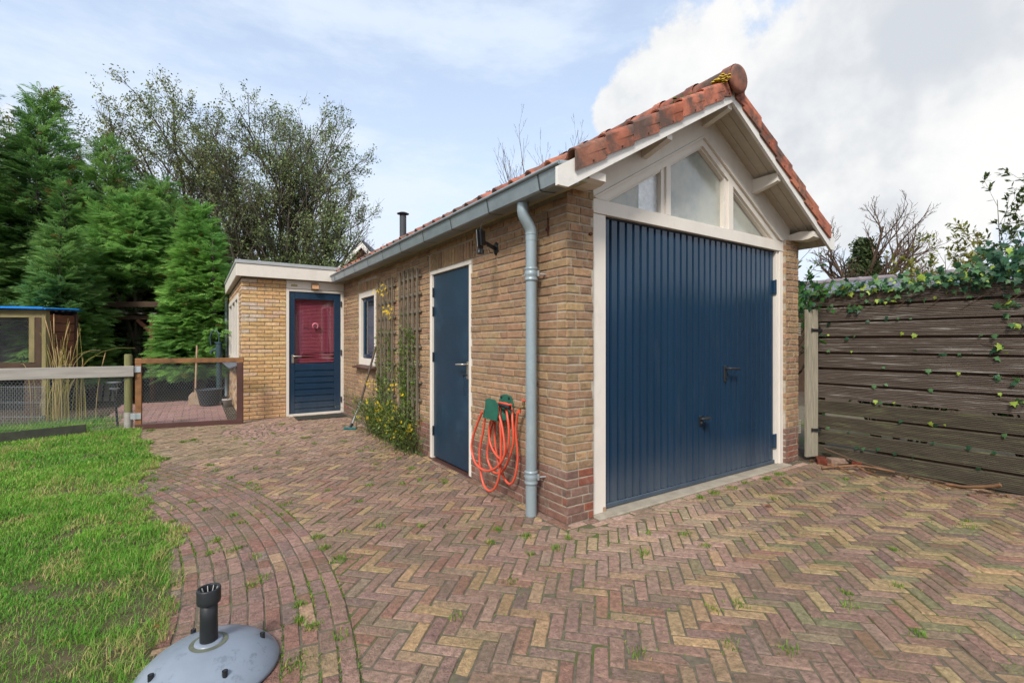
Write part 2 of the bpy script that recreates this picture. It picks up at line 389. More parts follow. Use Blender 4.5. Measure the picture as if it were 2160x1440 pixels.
# ================================================================ THE SETTING: ground, paving, lawn
def sheet(name, xs, ys, zf, m, inside=None, **tags):
    mb = MB(); nx = len(xs)
    mb.add([(x, y, zf(x, y)) for y in ys for x in xs],
           [(j * nx + i, j * nx + i + 1, (j + 1) * nx + i + 1, (j + 1) * nx + i) for j in range(len(ys) - 1) for i in range(nx - 1)
            if inside is None or inside((xs[i] + xs[i + 1]) / 2, (ys[j] + ys[j + 1]) / 2)], True)
    return mb.build(name, m, None, **tags)
far = [-400, -150, -60, -30, -16]
fine = [-10 + .5 * i for i in range(45)]
sheet('ground', far + fine + [16, 30, 60, 150, 400], far + fine + [16, 30, 60, 150, 400], lambda x, y: gz(x, y) - .03, 'soil', kind='structure')

AC, AR, AW = (-7.32, .45), 5.8, .77            # the arc of the paving border: centre, outer radius, width
LAWN = [(-1.9, -2.20), (-.6, -2.24), (-.2, -2.29), (.3, -2.26), (.85, -2.26), (1.4, -2.33), (1.9, -2.42), (2.5, -2.57), (3.0, -2.60), (3.4, -2.50), (3.7, -2.47), (4.1, -2.57), (4.7, -2.70), (5.3, -2.76), (5.8, -2.85), (6.0, -3.05), (7.4, -3.3)]
def lawn_x(y):
    for (a, xa), (b, xb) in zip(LAWN, LAWN[1:]):
        if y <= b: return xa + (xb - xa) * max(0, (y - a)) / (b - a)
    return LAWN[-1][1]
bed = sheet('brick_paving', [-3.0 + .25 * i for i in range(45)], [-4 + .25 * i for i in range(41)] + [6.04], lambda x, y: gz(x, y) - .0045, 'joint_sand', kind='structure')

PAL = [(srgb(124, 98, 88), 5), (srgb(136, 106, 94), 4), (srgb(112, 91, 85), 3), (srgb(130, 92, 78), 2.5), (srgb(158, 130, 94), 2.2), (srgb(146, 123, 94), 2), (srgb(166, 138, 98), .8), (srgb(124, 109, 90), 1.6), (srgb(142, 114, 102), 2.5)]
def pick(pal): return rnd.choices([p[0] for p in pal], [p[1] for p in pal])[0]
def soft(pal, to, k, g=1.): return [(tuple((a + (b - a) * k) * g for a, b in zip(c, to)), w_) for c, w_ in pal]
PAL = soft(PAL, srgb(146, 121, 102), .32, 1.06)
def paver(poly, z, tint, ch=.008, wob=.0030):
    mb = MB(); mb.tint = tint; n = len(poly); cx = sum(p[0] for p in poly) / n; cy = sum(p[1] for p in poly) / n
    poly = [(p[0] + rnd.uniform(-wob, wob), p[1] + rnd.uniform(-wob, wob)) for p in poly]
    def ins(d): return [(cx + (p[0] - cx) * (1 - d / max(.02, math.hypot(p[0] - cx, p[1] - cy))), cy + (p[1] - cy) * (1 - d / max(.02, math.hypot(p[0] - cx, p[1] - cy)))) for p in poly]
    tx, ty = rnd.gauss(0, .018), rnd.gauss(0, .018); dz = rnd.uniform(-.003, .003)
    rings = [(poly, z - .03, 0), (poly, z - ch * .9, 1), (ins(ch * .5), z - ch * .25, 1), (ins(ch * 1.7), z, 1)]
    vs = [(p[0], p[1], zz + dz + k * ((p[0] - cx) * tx + (p[1] - cy) * ty)) for r, zz, k in rings for p in r]
    fs = [(i * n + k, i * n + (k + 1) % n, (i + 1) * n + (k + 1) % n, (i + 1) * n + k) for i in range(3) for k in range(n)] + [tuple(range(3 * n, 4 * n))]
    return mb.add(vs, fs)
def ccw(poly): return poly if sum(poly[i][0] * poly[(i + 1) % len(poly)][1] - poly[(i + 1) % len(poly)][0] * poly[i][1] for i in range(len(poly))) > 0 else poly[::-1]
# herringbone at 45 degrees to the walls
U, K = .0660, 3; G_ = .0038
ROS = (-1.38, 4.95)                               # the little rosette of pavers before the annex
def trim_paver(poly, cx, cy):
    """cut a paver against border arc, walls and rosette; [] if nothing is left"""
    r = math.hypot(cx - AC[0], cy - AC[1])
    if r < AR + .25 and cy < 4.1:
        ux, uy = (cx - AC[0]) / r, (cy - AC[1]) / r; poly = clip(poly, -ux, -uy, -(ux * AC[0] + uy * AC[1] + AR + .004))
    if cx > -.35 and cy > -.35:
        # building corner: keep outside of x>-.075 & y>-.075 (a row of edge bricks lies along the wall)
        if cx + .0 < cy: poly = clip(poly, 1, 0, -.075)
        else: poly = clip(poly, 0, 1, -.132 if cx > .1 else -.072)
    r = math.hypot(cx - ROS[0], cy - ROS[1])
    if r < .72:
        ux, uy = (cx - ROS[0]) / r, (cy - ROS[1]) / r; poly = clip(poly, -ux, -uy, -(ux * ROS[0] + uy * ROS[1] + .50))
    if cy > 5.5: poly = clip(poly, 0, 1, 6.03)
    return poly
pl = []
c45 = math.sqrt(.5)
for i in range(-105, 168):
    for j in range(-128, 120):
        mm = (i - j) % (2 * K)
        if mm == 0: a0, a1, b0, b1 = i, i + K, j, j + 1
        elif mm == K: a0, a1, b0, b1 = i, i + 1, j - K + 1, j + 1
        else: continue
        q = [(a0 * U + G_, b0 * U + G_), (a1 * U - G_, b0 * U + G_), (a1 * U - G_, b1 * U - G_), (a0 * U + G_, b1 * U - G_)]
        # local axes: (1,1)/sqrt2 and (1,-1)/sqrt2
        q = [((p[0] + p[1]) * c45 - .8, (p[0] - p[1]) * c45 + .2) for p in q]
        cx = sum(p[0] for p in q) / 4; cy = sum(p[1] for p in q) / 4
        if cx > 3.50 + .05 or cy < -3.6 or cy > 6.0 or cx < lawn_x(cy) - .15: continue
        if cx > 3.36 - .12 * math.sin(cy * 5) and cy > -.75: continue
        if cx < -2.3 - .0 and cy < 3.4: continue
        if cx > 0.02 and cy > 0.02: continue
        if math.hypot(cx - AC[0], cy - AC[1]) < AR - .09 and cy < 4.1: continue
        if math.hypot(cx - ROS[0], cy - ROS[1]) < .46: continue
        if (Vector((cx, cy, 0)) - CAM).dot(FW) < .9 and rnd.random() < .0: continue
        poly = ccw(trim_paver(q, cx, cy))
        if len(poly) < 3 or area(poly) < .0005: continue
        yel = smoothstep(-.3, .9, cx) * smoothstep(.2, -.6, cy)
        t = pick(PAL) if rnd.random() > .24 * yel else srgb(158, 136, 100)
        if yel > .4 and rnd.random() < .09: t = srgb(124, 117, 88)
        # sandier, paler beside the door and the corner
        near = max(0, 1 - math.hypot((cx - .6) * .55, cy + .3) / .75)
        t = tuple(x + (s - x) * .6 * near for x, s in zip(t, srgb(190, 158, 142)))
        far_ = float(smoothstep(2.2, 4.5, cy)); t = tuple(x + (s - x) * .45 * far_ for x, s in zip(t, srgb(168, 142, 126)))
        if cx < -1.6 and cy > 3.5: t = tuple(x * .5 + s * .5 for x, s in zip(t, srgb(140, 122, 92)))
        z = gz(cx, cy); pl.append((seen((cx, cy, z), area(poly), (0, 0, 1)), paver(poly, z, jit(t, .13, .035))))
# a single row of bricks along the walls
y = -.06
while y < 4.3:
    L = .205
    if not (2.35 < y < 4.2):
        q = [(-.066, y + .004), (-.008, y + .004), (-.008, y + L - .004), (-.066, y + L - .004)]
        pl.append((seen((-.04, y, 0), .01), paver(q, gz(-.04, y) + .002, jit(pick(PAL), .2))))
    y += L
x = -.06
while x < 3.1:
    q = [(x + .004, -.128), (x + .2, -.128), (x + .2, -.072), (x + .004, -.072)]
    if x < .2: q = [(a, b + (.066 if x < .1 else .0)) for a, b in q]
    pl.append((seen((x, -.1, 0), .01), paver(q, 0., jit(srgb(178, 146, 132), .15)))); x += .205
q = [(.148, -.066), (.249, -.066), (.249, -.008), (.148, -.008)]; pl.append((seen((.2, -.04, 0), .006), paver(q, .001, jit(srgb(150, 118, 104), .1))))
# rosette
for k in range(1, 6):
    r0, r1 = .10 * k - .09, .10 * k; n = max(5, int(2 * math.pi * r1 / .075)) if k > 1 else 5
    for i in range(n):
        a0, a1 = 2 * math.pi * i / n + .1 * k, 2 * math.pi * (i + 1) / n + .1 * k; g = .005
        q = [(ROS[0] + r * math.cos(a) , ROS[1] + r * math.sin(a)) for r, a in ((r0 + .004, a0 + g / max(r0, .05)), (r1 - .004, a0 + g / r1), (r1 - .004, a1 - g / r1), (r0 + .004, a1 - g / max(r0, .05)))]
        q = [p for p in q]
        cx = sum(p[0] for p in q) / 4; cy = sum(p[1] for p in q) / 4
        q = ccw(q)
        if area(q) > .0008: pl.append((seen((cx, cy, .04), area(q), (0, 0, 1)), paver(q, gz(cx, cy), jit(srgb(160, 128, 116), .2))))
print('pavers', len(pl)); pieces(pl, 'paver', 'paver', bed, 300, 'paver_field')

# curved border: eleven rows of bricks along the arc
bord = MB()
NA = 40
bord.add([(AC[0] + (AR - AW * (k / 1)) * math.cos(a), AC[1] + (AR - AW * k) * math.sin(a), gz(0, AC[1] + AR * math.sin(a)) - .0005) for a in [(-.42 + 1.14 * i / NA) for i in range(NA + 1)] for k in (0, 1)],
         [(2 * i, 2 * i + 2, 2 * i + 3, 2 * i + 1) for i in range(NA)])
bord = bord.build('paving_border', 'joint_sand', None, kind='structure')
pl = []
BP = [(srgb(128, 96, 88), 5), (srgb(138, 106, 98), 4), (srgb(128, 84, 72), 2.6), (srgb(115, 93, 90), 3), (srgb(160, 134, 100), 1.2), (srgb(122, 108, 99), 1.5)]
BP = soft(BP, srgb(138, 112, 98), .45, 1.06)
for row in range(11):
    r1 = AR - .07 * row - .003; r0 = r1 - .063; a = -.40 + rnd.uniform(0, .03)
    while a < .72:
        yy = AC[1] + AR * math.sin(a)
        L = rnd.choice((.20, .205, .2, .105, .16)) if yy < .3 else rnd.choice((.1, .11, .13, .15))
        da = L / AR; g = .004 / AR
        m_ = (a + a + da) / 2; cx, cy = AC[0] + (r0 + r1) / 2 * math.cos(m_), AC[1] + (r0 + r1) / 2 * math.sin(m_)
        q = [(AC[0] + r * math.cos(b), AC[1] + r * math.sin(b)) for r, b in ((r0, a + g), (r1, a + g), (r1, a + da - g), (r0, a + da - g))]
        a += da
        if cx < lawn_x(cy) - .12: continue
        pl.append((seen((cx, cy, 0), area(q), (0, 0, 1)), paver(ccw(q), gz(cx, cy) + .004, jit(pick(BP), .16), .007, .003)))
print('border', len(pl)); pieces(pl, 'paver', 'paver', bord, 300, 'paver_field')

# threshold slab of the garage
mb = MB(); mb.box(.255, 3.0, -.065, .12, -.03, .010, .006); mb.build('threshold', 'slab_concrete', None, kind='structure')

# yard behind the gate
yard = sheet('yard_paving', [-3.3 + .2 * i for i in range(9)], [6.06 + .25 * i for i in range(15)], lambda x, y: .045, 'joint_sand', kind='structure')
pl = []
for r in range(32):
    y0 = 6.08 + r * .108; x = -3.3 - (.1 if r % 2 else 0)
    while x < -1.76:
        x1 = min(x + .2, -1.74)
        if x1 - x > .04:
            q = [(x + .004, y0), (x1 - .004, y0), (x1 - .004, y0 + .1), (x + .004, y0 + .1)]
            pl.append((seen((x, y0, .05), .02, (0, 0, 1)), paver(q, .053, jit(srgb(160, 124, 118), .12))))
        x += .208
pieces(pl, 'paver', 'paver', yard, 300, 'paver_field')
mb = MB(); mb.add([(-1.76, 6.1, .056), (-1.575, 6.1, .056), (-1.575, 9.4, .056), (-1.76, 9.4, .056)], [(0, 1, 2, 3)]); mb.build('soil_strip', 'soil', None, kind='structure')
mb = MB(); mb.add([(3.30, .3, -.004), (3.30, -.7, -.004), (3.40, -1.1, -.004), (3.46, -3.6, -.004), (3.9, -3.6, -.004), (3.9, .3, -.004)], [(0, 1, 2, 3, 4, 5)]); mb.build('soil_strip', 'soil', None, kind='structure')

# lawn
mb = MB(); ys = [-3.2 + .2 * i for i in range(54)]; xo = [-7, -5.5, -4.5, -3.8, -3.3, -2.9, -2.6, -2.4, -2.2]
for j, y in enumerate(ys):
    xl = lawn_x(y) - .01
    for i in range(len(xo)):
        t = i / (len(xo) - 1); x = -7 * (1 - t) ** 1.6 + xl * (1 - (1 - t) ** 1.6)
        mb.v.append((x, y, gz(x, y) + .003 + .008 * math.sin(x * 5 + y * 3) * (1 - t))); mb.t.append((1, 1, 1))
n_ = len(xo)
mb.f = [(j * n_ + i, j * n_ + i + 1, (j + 1) * n_ + i + 1, (j + 1) * n_ + i) for j in range(len(ys) - 1) for i in range(n_ - 1)]; mb.s = [True] * len(mb.f)
mb.build('lawn', 'lawn_soil', None, kind='structure')
def blades(P, h, wd, tint, lean=.55):
    """P (k,3): grass blades of three stacked pieces each bending over"""
    k = len(P); az = NR.uniform(0, 2 * np.pi, k); ln = NR.uniform(.1, 1, k) * lean
    d = np.stack([np.cos(az), np.sin(az), np.zeros(k)], 1); sdv = np.stack([-np.sin(az), np.cos(az), np.zeros(k)], 1)
    up = np.array([0, 0, 1.])
    p1 = P + up * (h * .5)[:, None] + d * (h * ln * .25)[:, None]
    p2 = P + up * (h * (1 - .25 * ln))[:, None] + d * (h * ln)[:, None]
    s0 = sdv * (wd / 2)[:, None]
    V = np.stack([P - s0, P + s0, p1 + s0 * .8, p1 - s0 * .8, p2], 1).reshape(-1, 3)
    b = (np.arange(k) * 5)[:, None, None]
    Fc = np.array([[0, 1, 2], [0, 2, 3], [3, 2, 4]])[None] + b
    return V, Fc.reshape(-1, 3), np.repeat(tint, 5, 0)
def vnoise(x, y, s, seed=0):
    """cheap smooth value noise"""
    r = np.random.default_rng(seed).uniform(0, 1, (64, 64)); u, v = x * s + 100, y * s + 100; i, j = np.floor(u).astype(int), np.floor(v).astype(int)
    fu, fv = u - i, v - j; fu = fu * fu * (3 - 2 * fu); fv = fv * fv * (3 - 2 * fv); g = lambda a, b: r[a % 64, b % 64]
    return (g(i, j) * (1 - fu) + g(i + 1, j) * fu) * (1 - fv) + (g(i, j + 1) * (1 - fu) + g(i + 1, j + 1) * fu) * fv
gp = []
xx = NR.uniform(-5.2, -2.0, 560000); yy = NR.uniform(-1.2, 7.3, 560000)
lx = np.interp(yy, [p[0] for p in LAWN], [p[1] for p in LAWN])
frx = -2.1577 - .242 * (yy + 2.54) - .25
edge = lx + .20 * (vnoise(xx, yy, 7, 3) - .42) + .06 * (vnoise(xx, yy, 25, 4) - .5) - xx
keep = (edge > 0) & (xx > frx - (NR.uniform(0, 1, len(xx)) < .12) * 1.2)
keep &= NR.uniform(0, 1, len(xx)) < np.clip(.30 + 1.3 * vnoise(xx, yy, 4.5, 5), 0, 1)
keep &= ~((vnoise(xx, yy, 4.2, 9) > .79) & (NR.uniform(0, 1, len(xx)) < .7))
dist = np.hypot(xx + 2.16, yy + 2.54); keep &= NR.uniform(0, 1, len(xx)) < np.clip(4.2 / dist, .35, 1)
xx, yy, dist, edge = xx[keep], yy[keep], dist[keep], edge[keep]
P = np.stack([xx, yy, gz(xx, yy)], 1); k = len(P)
h = NR.uniform(.014, .050, k) * (.6 + .8 * vnoise(xx, yy, 5, 2)); wd = NR.uniform(.0016, .0032, k) * np.clip(dist / 2.6, 1, 2.4)
g1, g2, g3 = np.array(srgb(88, 148, 44)), np.array(srgb(128, 176, 62)), np.array(srgb(186, 174, 112))
m1 = np.clip(vnoise(xx, yy, 3, 1) * 1.1 + NR.uniform(-.35, .35, k), 0, 1)[:, None]
tint = g1 * (1 - m1) + g2 * m1
dry = (NR.uniform(0, 1, k) < .12 + .22 * (edge < .12) + .30 * (vnoise(xx, yy, 3.2, 17) > .66))[:, None]; tint = np.where(dry, g3, tint) * NR.uniform(.75, 1.15, (k, 1))
print('blades', k)
V, Fc, T = blades(P, h, wd, tint, 1.25); npmesh('lawn_grass', V, Fc, 'grass', None, T, kind='stuff', label='short green lawn grass with yellowish blades', category='grass')
# tufts and moss growing in the joints
tu = []
TB = [(-2.05, 1.05, 60), (-1.98, .82, 40), (-2.09, .86, 60), (-1.92, .28, 60), (-1.86, .33, 50), (-1.77, -.20, 60), (-1.73, -.28, 60), (-1.74, -.05, 50), (-1.64, -.42, 40), (-1.83, -.50, 70), (-1.90, 1.30, 40), (-2.25, 1.2, 60), (-2.3, 1.6, 60), (-2.2, 2.0, 50), (-2.1, 1.75, 40), (-1.3, 4.6, 60), (-1.55, 4.35, 60), (-1.0, 4.1, 50), (-2.3, 4.6, 160), (-2.2, 4.7, 120), (-1.1, 5.3, 60), (-1.4, 3.4, 40), (1.3, -.16, 60), (1.5, -.15, 70), (1.75, -.16, 80), (2.3, -.18, 80), (2.55, -.16, 60), (2.0, -.14, 50), (.35, -.42, 40), (.55, -.55, 40), (.5, -.75, 40), (.1, -.6, 40), (-.1, -1.2, 30), (-.3, -.25, 40), (-.35, .0, 50), (-.45, .2, 50), (-.6, .05, 40), (-1.1, .7, 40), (-1.5, .55, 60), (-1.46, .35, 60), (-1.5, .75, 60), (-.35, 2.0, 40), (.9, -1.6, 30), (2.9, -.6, 40), (-2.45, 3.75, 200), (-2.5, 2.9, 120), (-2.4, 2.5, 80), (-2.9, 5.55, 200), (-2.7, 5.75, 150), (-2.05, 3.2, 70), (-1.9, 2.6, 50)]
TB += [(float(NR.uniform(-1.3, 3.2)), float(NR.uniform(-2.2, .0)), 26) for _ in range(22)] + [(float(NR.uniform(-2.2, -.2)), float(NR.uniform(.2, 4.6)), 30) for _ in range(34)]
for x, y, n in TB:
    if x > -.03 and y > -.03: continue
    n = int(n * 1.6); r_ = NR.uniform(.012, .028); tu.append(np.stack([x + NR.normal(0, r_, n), y + NR.normal(0, r_, n)], 1))
xy = np.concatenate(tu); hh = NR.uniform(.008, .034, len(xy))
# low moss along herringbone joints: points drawn onto the joint grid
n = 110000; a = NR.uniform(-72, 104, n); b = NR.uniform(-88, 76, n)
ia = NR.uniform(0, 1, n) < .5; a = np.where(ia, np.round(a), a); b = np.where(ia, b, np.round(b))
px, py = (a + b) * U * c45 - .8, (a - b) * U * c45 + .2
ok = (np.hypot(px - AC[0], py - AC[1]) > AR) & ~((px > -.05) & (py > -.05)) & (px < 3.4) & (py < 4.8) & (px > -2.6) & (NR.uniform(0, 1, n) < np.clip(3.2 * vnoise(px, py, 2.2, 21) - 1.45, .02, 1))
px, py = px[ok] + NR.normal(0, .004, ok.sum()), py[ok] + NR.normal(0, .004, ok.sum())
aa = NR.uniform(-.38, .70, 16000); rr = AR - .07 * NR.integers(0, 12, 16000) + NR.normal(0, .004, 16000)
bx, by = AC[0] + rr * np.cos(aa), AC[1] + rr * np.sin(aa); okb = (bx > np.interp(by, [p[0] for p in LAWN], [p[1] for p in LAWN]) - .1) & (vnoise(bx, by, 3, 8) > .55)
bx, by = bx[okb], by[okb]
xy = np.concatenate([xy, np.stack([px, py], 1), np.stack([bx, by], 1)]); hh = np.concatenate([hh, NR.uniform(.004, .012, len(px)), NR.uniform(.006, .022, len(bx))])
P = np.stack([xy[:, 0], xy[:, 1], gz(xy[:, 0], xy[:, 1]) - .003], 1); k = len(P)
tint = np.array(srgb(108, 142, 52)) * NR.uniform(.55, 1.25, (k, 1)); tint = np.where(NR.uniform(0, 1, (k, 1)) < .13, np.array(srgb(170, 158, 84)), tint)
V, Fc, T = blades(P, hh, NR.uniform(.003, .006, k), tint, .9); npmesh('joint_weeds', V, Fc, 'grass', None, T, kind='stuff', label='grass tufts and moss growing between the pavers', category='weeds')

# ================================================================ BRICKWORK
YB = [(srgb(168, 131, 95), 6), (srgb(160, 123, 91), 5), (srgb(177, 143, 102), 3), (srgb(151, 115, 88), 4), (srgb(163, 119, 90), 2.4), (srgb(138, 106, 85), 1.6), (srgb(156, 132, 94), 2)]
PB = [(srgb(124, 88, 80), 4), (srgb(136, 92, 80), 3), (srgb(112, 86, 80), 3), (srgb(152, 80, 60), 1.3), (srgb(132, 108, 98), 1.5)]
YB = soft(YB, srgb(159, 136, 112), .46); PB = soft(PB, srgb(132, 104, 90), .55)
def brickface(s0, s1, z0, z1, o, ax, proud, tint, ch=.005):
    """one brick on a wall face: ax = (along, up, outward); chamfered slab standing proud of the mortar"""
    mb = MB(); mb.tint = tint; o = Vector(o); S, Z, N = [Vector(a) for a in ax]; w_ = .0015; pr = proud + rnd.uniform(-.002, .002)
    q = [(s0, z0), (s1, z0), (s1, z1), (s0, z1)]; q = [(a + rnd.uniform(-w_, w_), b + rnd.uniform(-w_, w_)) for a, b in q]
    i_ = [(q[0][0] + ch, q[0][1] + ch), (q[1][0] - ch, q[1][1] + ch), (q[2][0] - ch, q[2][1] - ch), (q[3][0] + ch, q[3][1] - ch)]
    tl = rnd.uniform(-.0015, .0015)
    vs = [o + S * a + Z * b - N * .004 for a, b in q] + [o + S * a + Z * b + N * (pr - ch * .6) for a, b in q] + [o + S * a + Z * b + N * (pr + (tl if k in (0, 3) else -tl)) for k, (a, b) in enumerate(i_)]
    fs = [(k, (k + 1) % 4, 4 + (k + 1) % 4, 4 + k) for k in range(4)] + [(4 + k, 4 + (k + 1) % 4, 8 + (k + 1) % 4, 8 + k) for k in range(4)] + [(8, 9, 10, 11)]
    if S.cross(Z).dot(N) < 0: fs = [f[::-1] for f in fs]
    return mb.add(vs, fs)
def courses(s0, s1, z0, z1, o, ax, tintf, ch=.0625, hb=.0515, L=.21, j=.009, holes=(), mode='mix', proud=.007, ends=(0, 0)):
    out = []; n = int((z1 - z0) / ch + .5)
    for r in range(n):
        za = z0 + r * ch; zb = min(za + hb, z1); zc = (za + zb) / 2
        s = s0 - (0 if r % 2 else L / 2 + j / 2) if mode == 'run' else s0 - rnd.choice((0, .5, .25, .75)) * (L + j)
        while s < s1:
            l = L if mode == 'run' else (L if rnd.random() < .74 else .1)
            ivs = [(max(s, s0), min(s + l, s1))]
            for (h0, h1, hz0, hz1) in holes:
                if hz0 - .012 < zc < hz1 + .012:
                    nv = []
                    for a, b in ivs:
                        if b <= h0 or a >= h1: nv.append((a, b)); continue
                        if a < h0: nv.append((a, h0))
                        if b > h1: nv.append((h1, b))
                    ivs = nv
            for a, b in ivs:
                if b - a < .018: continue
                e0 = ends[0] if abs(a - s0) < 1e-6 else 0; e1 = ends[1] if abs(b - s1) < 1e-6 else 0
                mb = brickface(a - e0, b + e1, za, zb, o, ax, proud, tintf((a + b) / 2, zc))
                c = Vector(o) + Vector(ax[0]) * ((a + b) / 2) + Vector(ax[1]) * zc
                out.append((seen(c, (b - a) * hb, ax[2]), mb))
            s += l + j
    return out
def soldiers(s0, s1, z0, z1, o, ax, tintf):
    out = []; s = s0
    while s < s1 - .03:
        e = min(s + .053, s1); mb = brickface(s, e, z0, z1, o, ax, .007, tintf(s, z0)); out.append((seen(Vector(o) + Vector(ax[0]) * s + Vector(ax[1]) * z0, (e - s) * (z1 - z0), ax[2]), mb)); s = e + .009
    return out
def core(mb, s0, s1, z0, z1, o, ax, th, holes):
    """mortar body of a wall with its openings"""
    o = Vector(o); S, Z, N = [Vector(a) for a in ax]
    ss = sorted({s0, s1, *[h[0] for h in holes], *[h[1] for h in holes]}); zs = sorted({z0, z1, *[h[2] for h in holes], *[h[3] for h in holes]})
    ss = [s for s in ss if s0 <= s <= s1]; zs = [z for z in zs if z0 <= z <= z1]
    for a, b in zip(ss, ss[1:]):
        run = None
        for c, d in zip(zs, zs[1:]):
            m_, n_ = (a + b) / 2, (c + d) / 2
            if any(h[0] < m_ < h[1] and h[2] < n_ < h[3] for h in holes): continue
            mb.obox(o + S * m_ + Z * n_ - N * (th / 2), (S, N, Z), ((b - a) / 2, th / 2, (d - c) / 2), 0)
# ================================================================ GARAGE
gar = thing('brick_garage', 'yellow brick garage with orange pantile gable roof and blue doors', 'garage', (1.6, 3.0, 0))
AX_S = ((0, 1, 0), (0, 0, 1), (-1, 0, 0))      # side wall: along y, up, outward -x
AX_F = ((1, 0, 0), (0, 0, 1), (0, -1, 0))      # front: along x, up, outward -y
HS = [(1.385, 2.336, -.1, 2.06), (4.25, 5.137, .925, 2.06)]
HSB = HS + [(1.35, 2.37, 2.06, 2.25), (4.2, 5.18, 2.06, 2.22), (4.2, 5.18, .89, .925)]
mb = MB()
core(mb, .0, 6.3, -.1, 2.36, (0.002, 0, 0), AX_S, .2, HS)
core(mb, 0.0, .254, -.1, 2.43, (0, .002, 0), AX_F, .2, [])
core(mb, 3.0, 3.26, -.1, 2.36, (0, .002, 0), AX_F, .2, [])
core(mb, .0, 6.3, -.1, 2.36, (3.26, 0, 0), ((0, 1, 0), (0, 0, 1), (1, 0, 0)), .2, [])
core(mb, .2, 3.06, -.1, 2.36, (0, 6.3, 0), ((1, 0, 0), (0, 0, 1), (0, 1, 0)), .2, [])
mb.prism([(.2, 2.36), (3.06, 2.36), (3.06, 2.45), (1.61, 3.30), (.2, 2.45)], (0, 6.1, 0), ((1, 0, 0), (0, 0, 1), (0, 1, 0)), .2)
wall = mb.build('wall', 'mortar', gar)
def t_side(s, z):
    if z < .375: return jit(pick(PB), .16)
    t = jit(pick(YB), .14)
    k = float(smoothstep(.9, .3, z)) * .25
    return tuple(a * (1 - k) + b * k for a, b in zip(t, srgb(140, 118, 96)))
pl = courses(0, 6.05, 0.005, 2.34, (0, 0, 0), AX_S, t_side, holes=HSB, ends=(.004, 0))
pl += soldiers(1.36, 2.36, 2.075, 2.24, (0, 0, 0), AX_S, t_side) + soldiers(4.21, 5.17, 2.075, 2.21, (0, 0, 0), AX_S, t_side)
def t_front(s, z):
    if z < .375: return jit(srgb(142, 86, 68) if (s > .15 and s < 1 and rnd.random() < .55) else pick(PB), .14)
    return jit(pick(YB), .13)
pl += courses(0, .247, .005, 2.43, (0, 0, 0), AX_F, t_front, ends=(.0065, 0), L=.155)
pl += courses(3.012, 3.26, .005, 2.36, (0, 0, 0), AX_F, t_front, ends=(0, .006), L=.14)
pl += courses(0, .07, .005, 2.36, (3.004, 0, 0), ((0, 1, 0), (0, 0, 1), (-1, 0, 0)), t_front, L=.08)
print('bricks', len(pl)); pieces(pl, 'brick', 'brick', wall, 300, 'brickwork')
mb = MB(); mb.box(.205, 3.055, .21, 6.09, -.05, .004, 0); mb.build('floor_slab', 'slab_concrete', gar)

# ---- garage door
gd = MB(); gd.box(.395, 2.885, .085, .11, .02, 2.236, .002); gd = gd.build('garage_door', 'groove_dark', gar, label='blue ribbed up-and-over garage door with wicket door')
NP = 29; x0, pw = .402, (2.880 - .402) / 29
for i in range(NP):
    a = x0 + i * pw; mb = MB(); wide = .004 if i == 19 else 0
    # folded sheet rib: raised flat with sloping flanks
    prof = [(a + .008, .085), (a + .008, .080), (a + .014, .0615), (a + pw - .014 - wide, .0615), (a + pw - .008 - wide, .080), (a + pw - .008 - wide, .085)]
    mb.prism([(p[0], p[1]) for p in prof], (0, 0, .055), ((1, 0, 0), (0, 1, 0), (0, 0, 1)), 2.165)
    mb.build('panel', 'door_blue', gd)
mb = MB(); mb.box(.398, 2.884, .050, .084, .014, .052, .006); mb.build('bottom_rail', 'door_blue', gd)
mb = MB(); mb.box(.398, 2.884, .058, .084, 2.222, 2.238, .003); mb.build('top_rail', 'groove_dark', gd)
for z in (1.86, .25):
    mb = MB(); mb.box(2.862, 2.892, .040, .062, z - .07, z + .07, .003); mb.tube([(2.877, .036, z - .075), (2.877, .036, z + .075)], .008, 8); mb.build('hinge', 'door_blue', gd)
mb = MB(); mb.box(1.975, 2.012, .048, .064, .91, 1.062, .004); mb.tube([(1.994, .05, 1.035), (1.994, .005, 1.035), (2.005, -.005, 1.035), (2.13, -.006, 1.03)], .0115, 10); mb.tube([(1.994, .049, .95), (1.994, .040, .95)], .009, 10); mb.build('lever_handle', 'black_plastic', gd)
mb = MB(); mb.box(1.60, 1.635, .050, .065, .535, .62, .004); mb.tube([(1.617, .055, .595), (1.617, .018, .595)], .012, 8)
mb.lathe([(.0, .015), (.035, .014), (.055, .006), (.055, -.004), (.035, -.012), (0, -.013)], (1.617, .004, .602), 18, squash=(1.25, .55)); mb.build('pull_handle', 'black_plastic', gd)
mb = MB(); mb.tube([(1.617, .051, .56), (1.617, .043, .56)], .008, 10); mb.build('lock', 'galvanised', gd)

# ---- white frame of the front
fr = MB(); fr.box(.2515, .404, .026, .115, .006, 2.235, .003); fr = fr.build('door_frame', 'white_paint', gar)
mb = MB(); mb.box(2.888, 2.922, .040, .115, .012, 2.235, .002); mb.build('jamb', 'white_paint', fr)
mb = MB(); mb.box(2.930, 3.001, .024, .115, .008, 2.235, .003); mb.build('jamb', 'white_paint', fr)
mb = MB(); mb.box(.372, .4045, .0245, .03, .006, .045, .001); mb.build('bare_wood_end', 'shovel_wood', fr)
mb = MB(); mb.box(.2517, 3.001, .0215, .115, 2.238, 2.345, .003); mb.build('header', 'white_paint', fr)

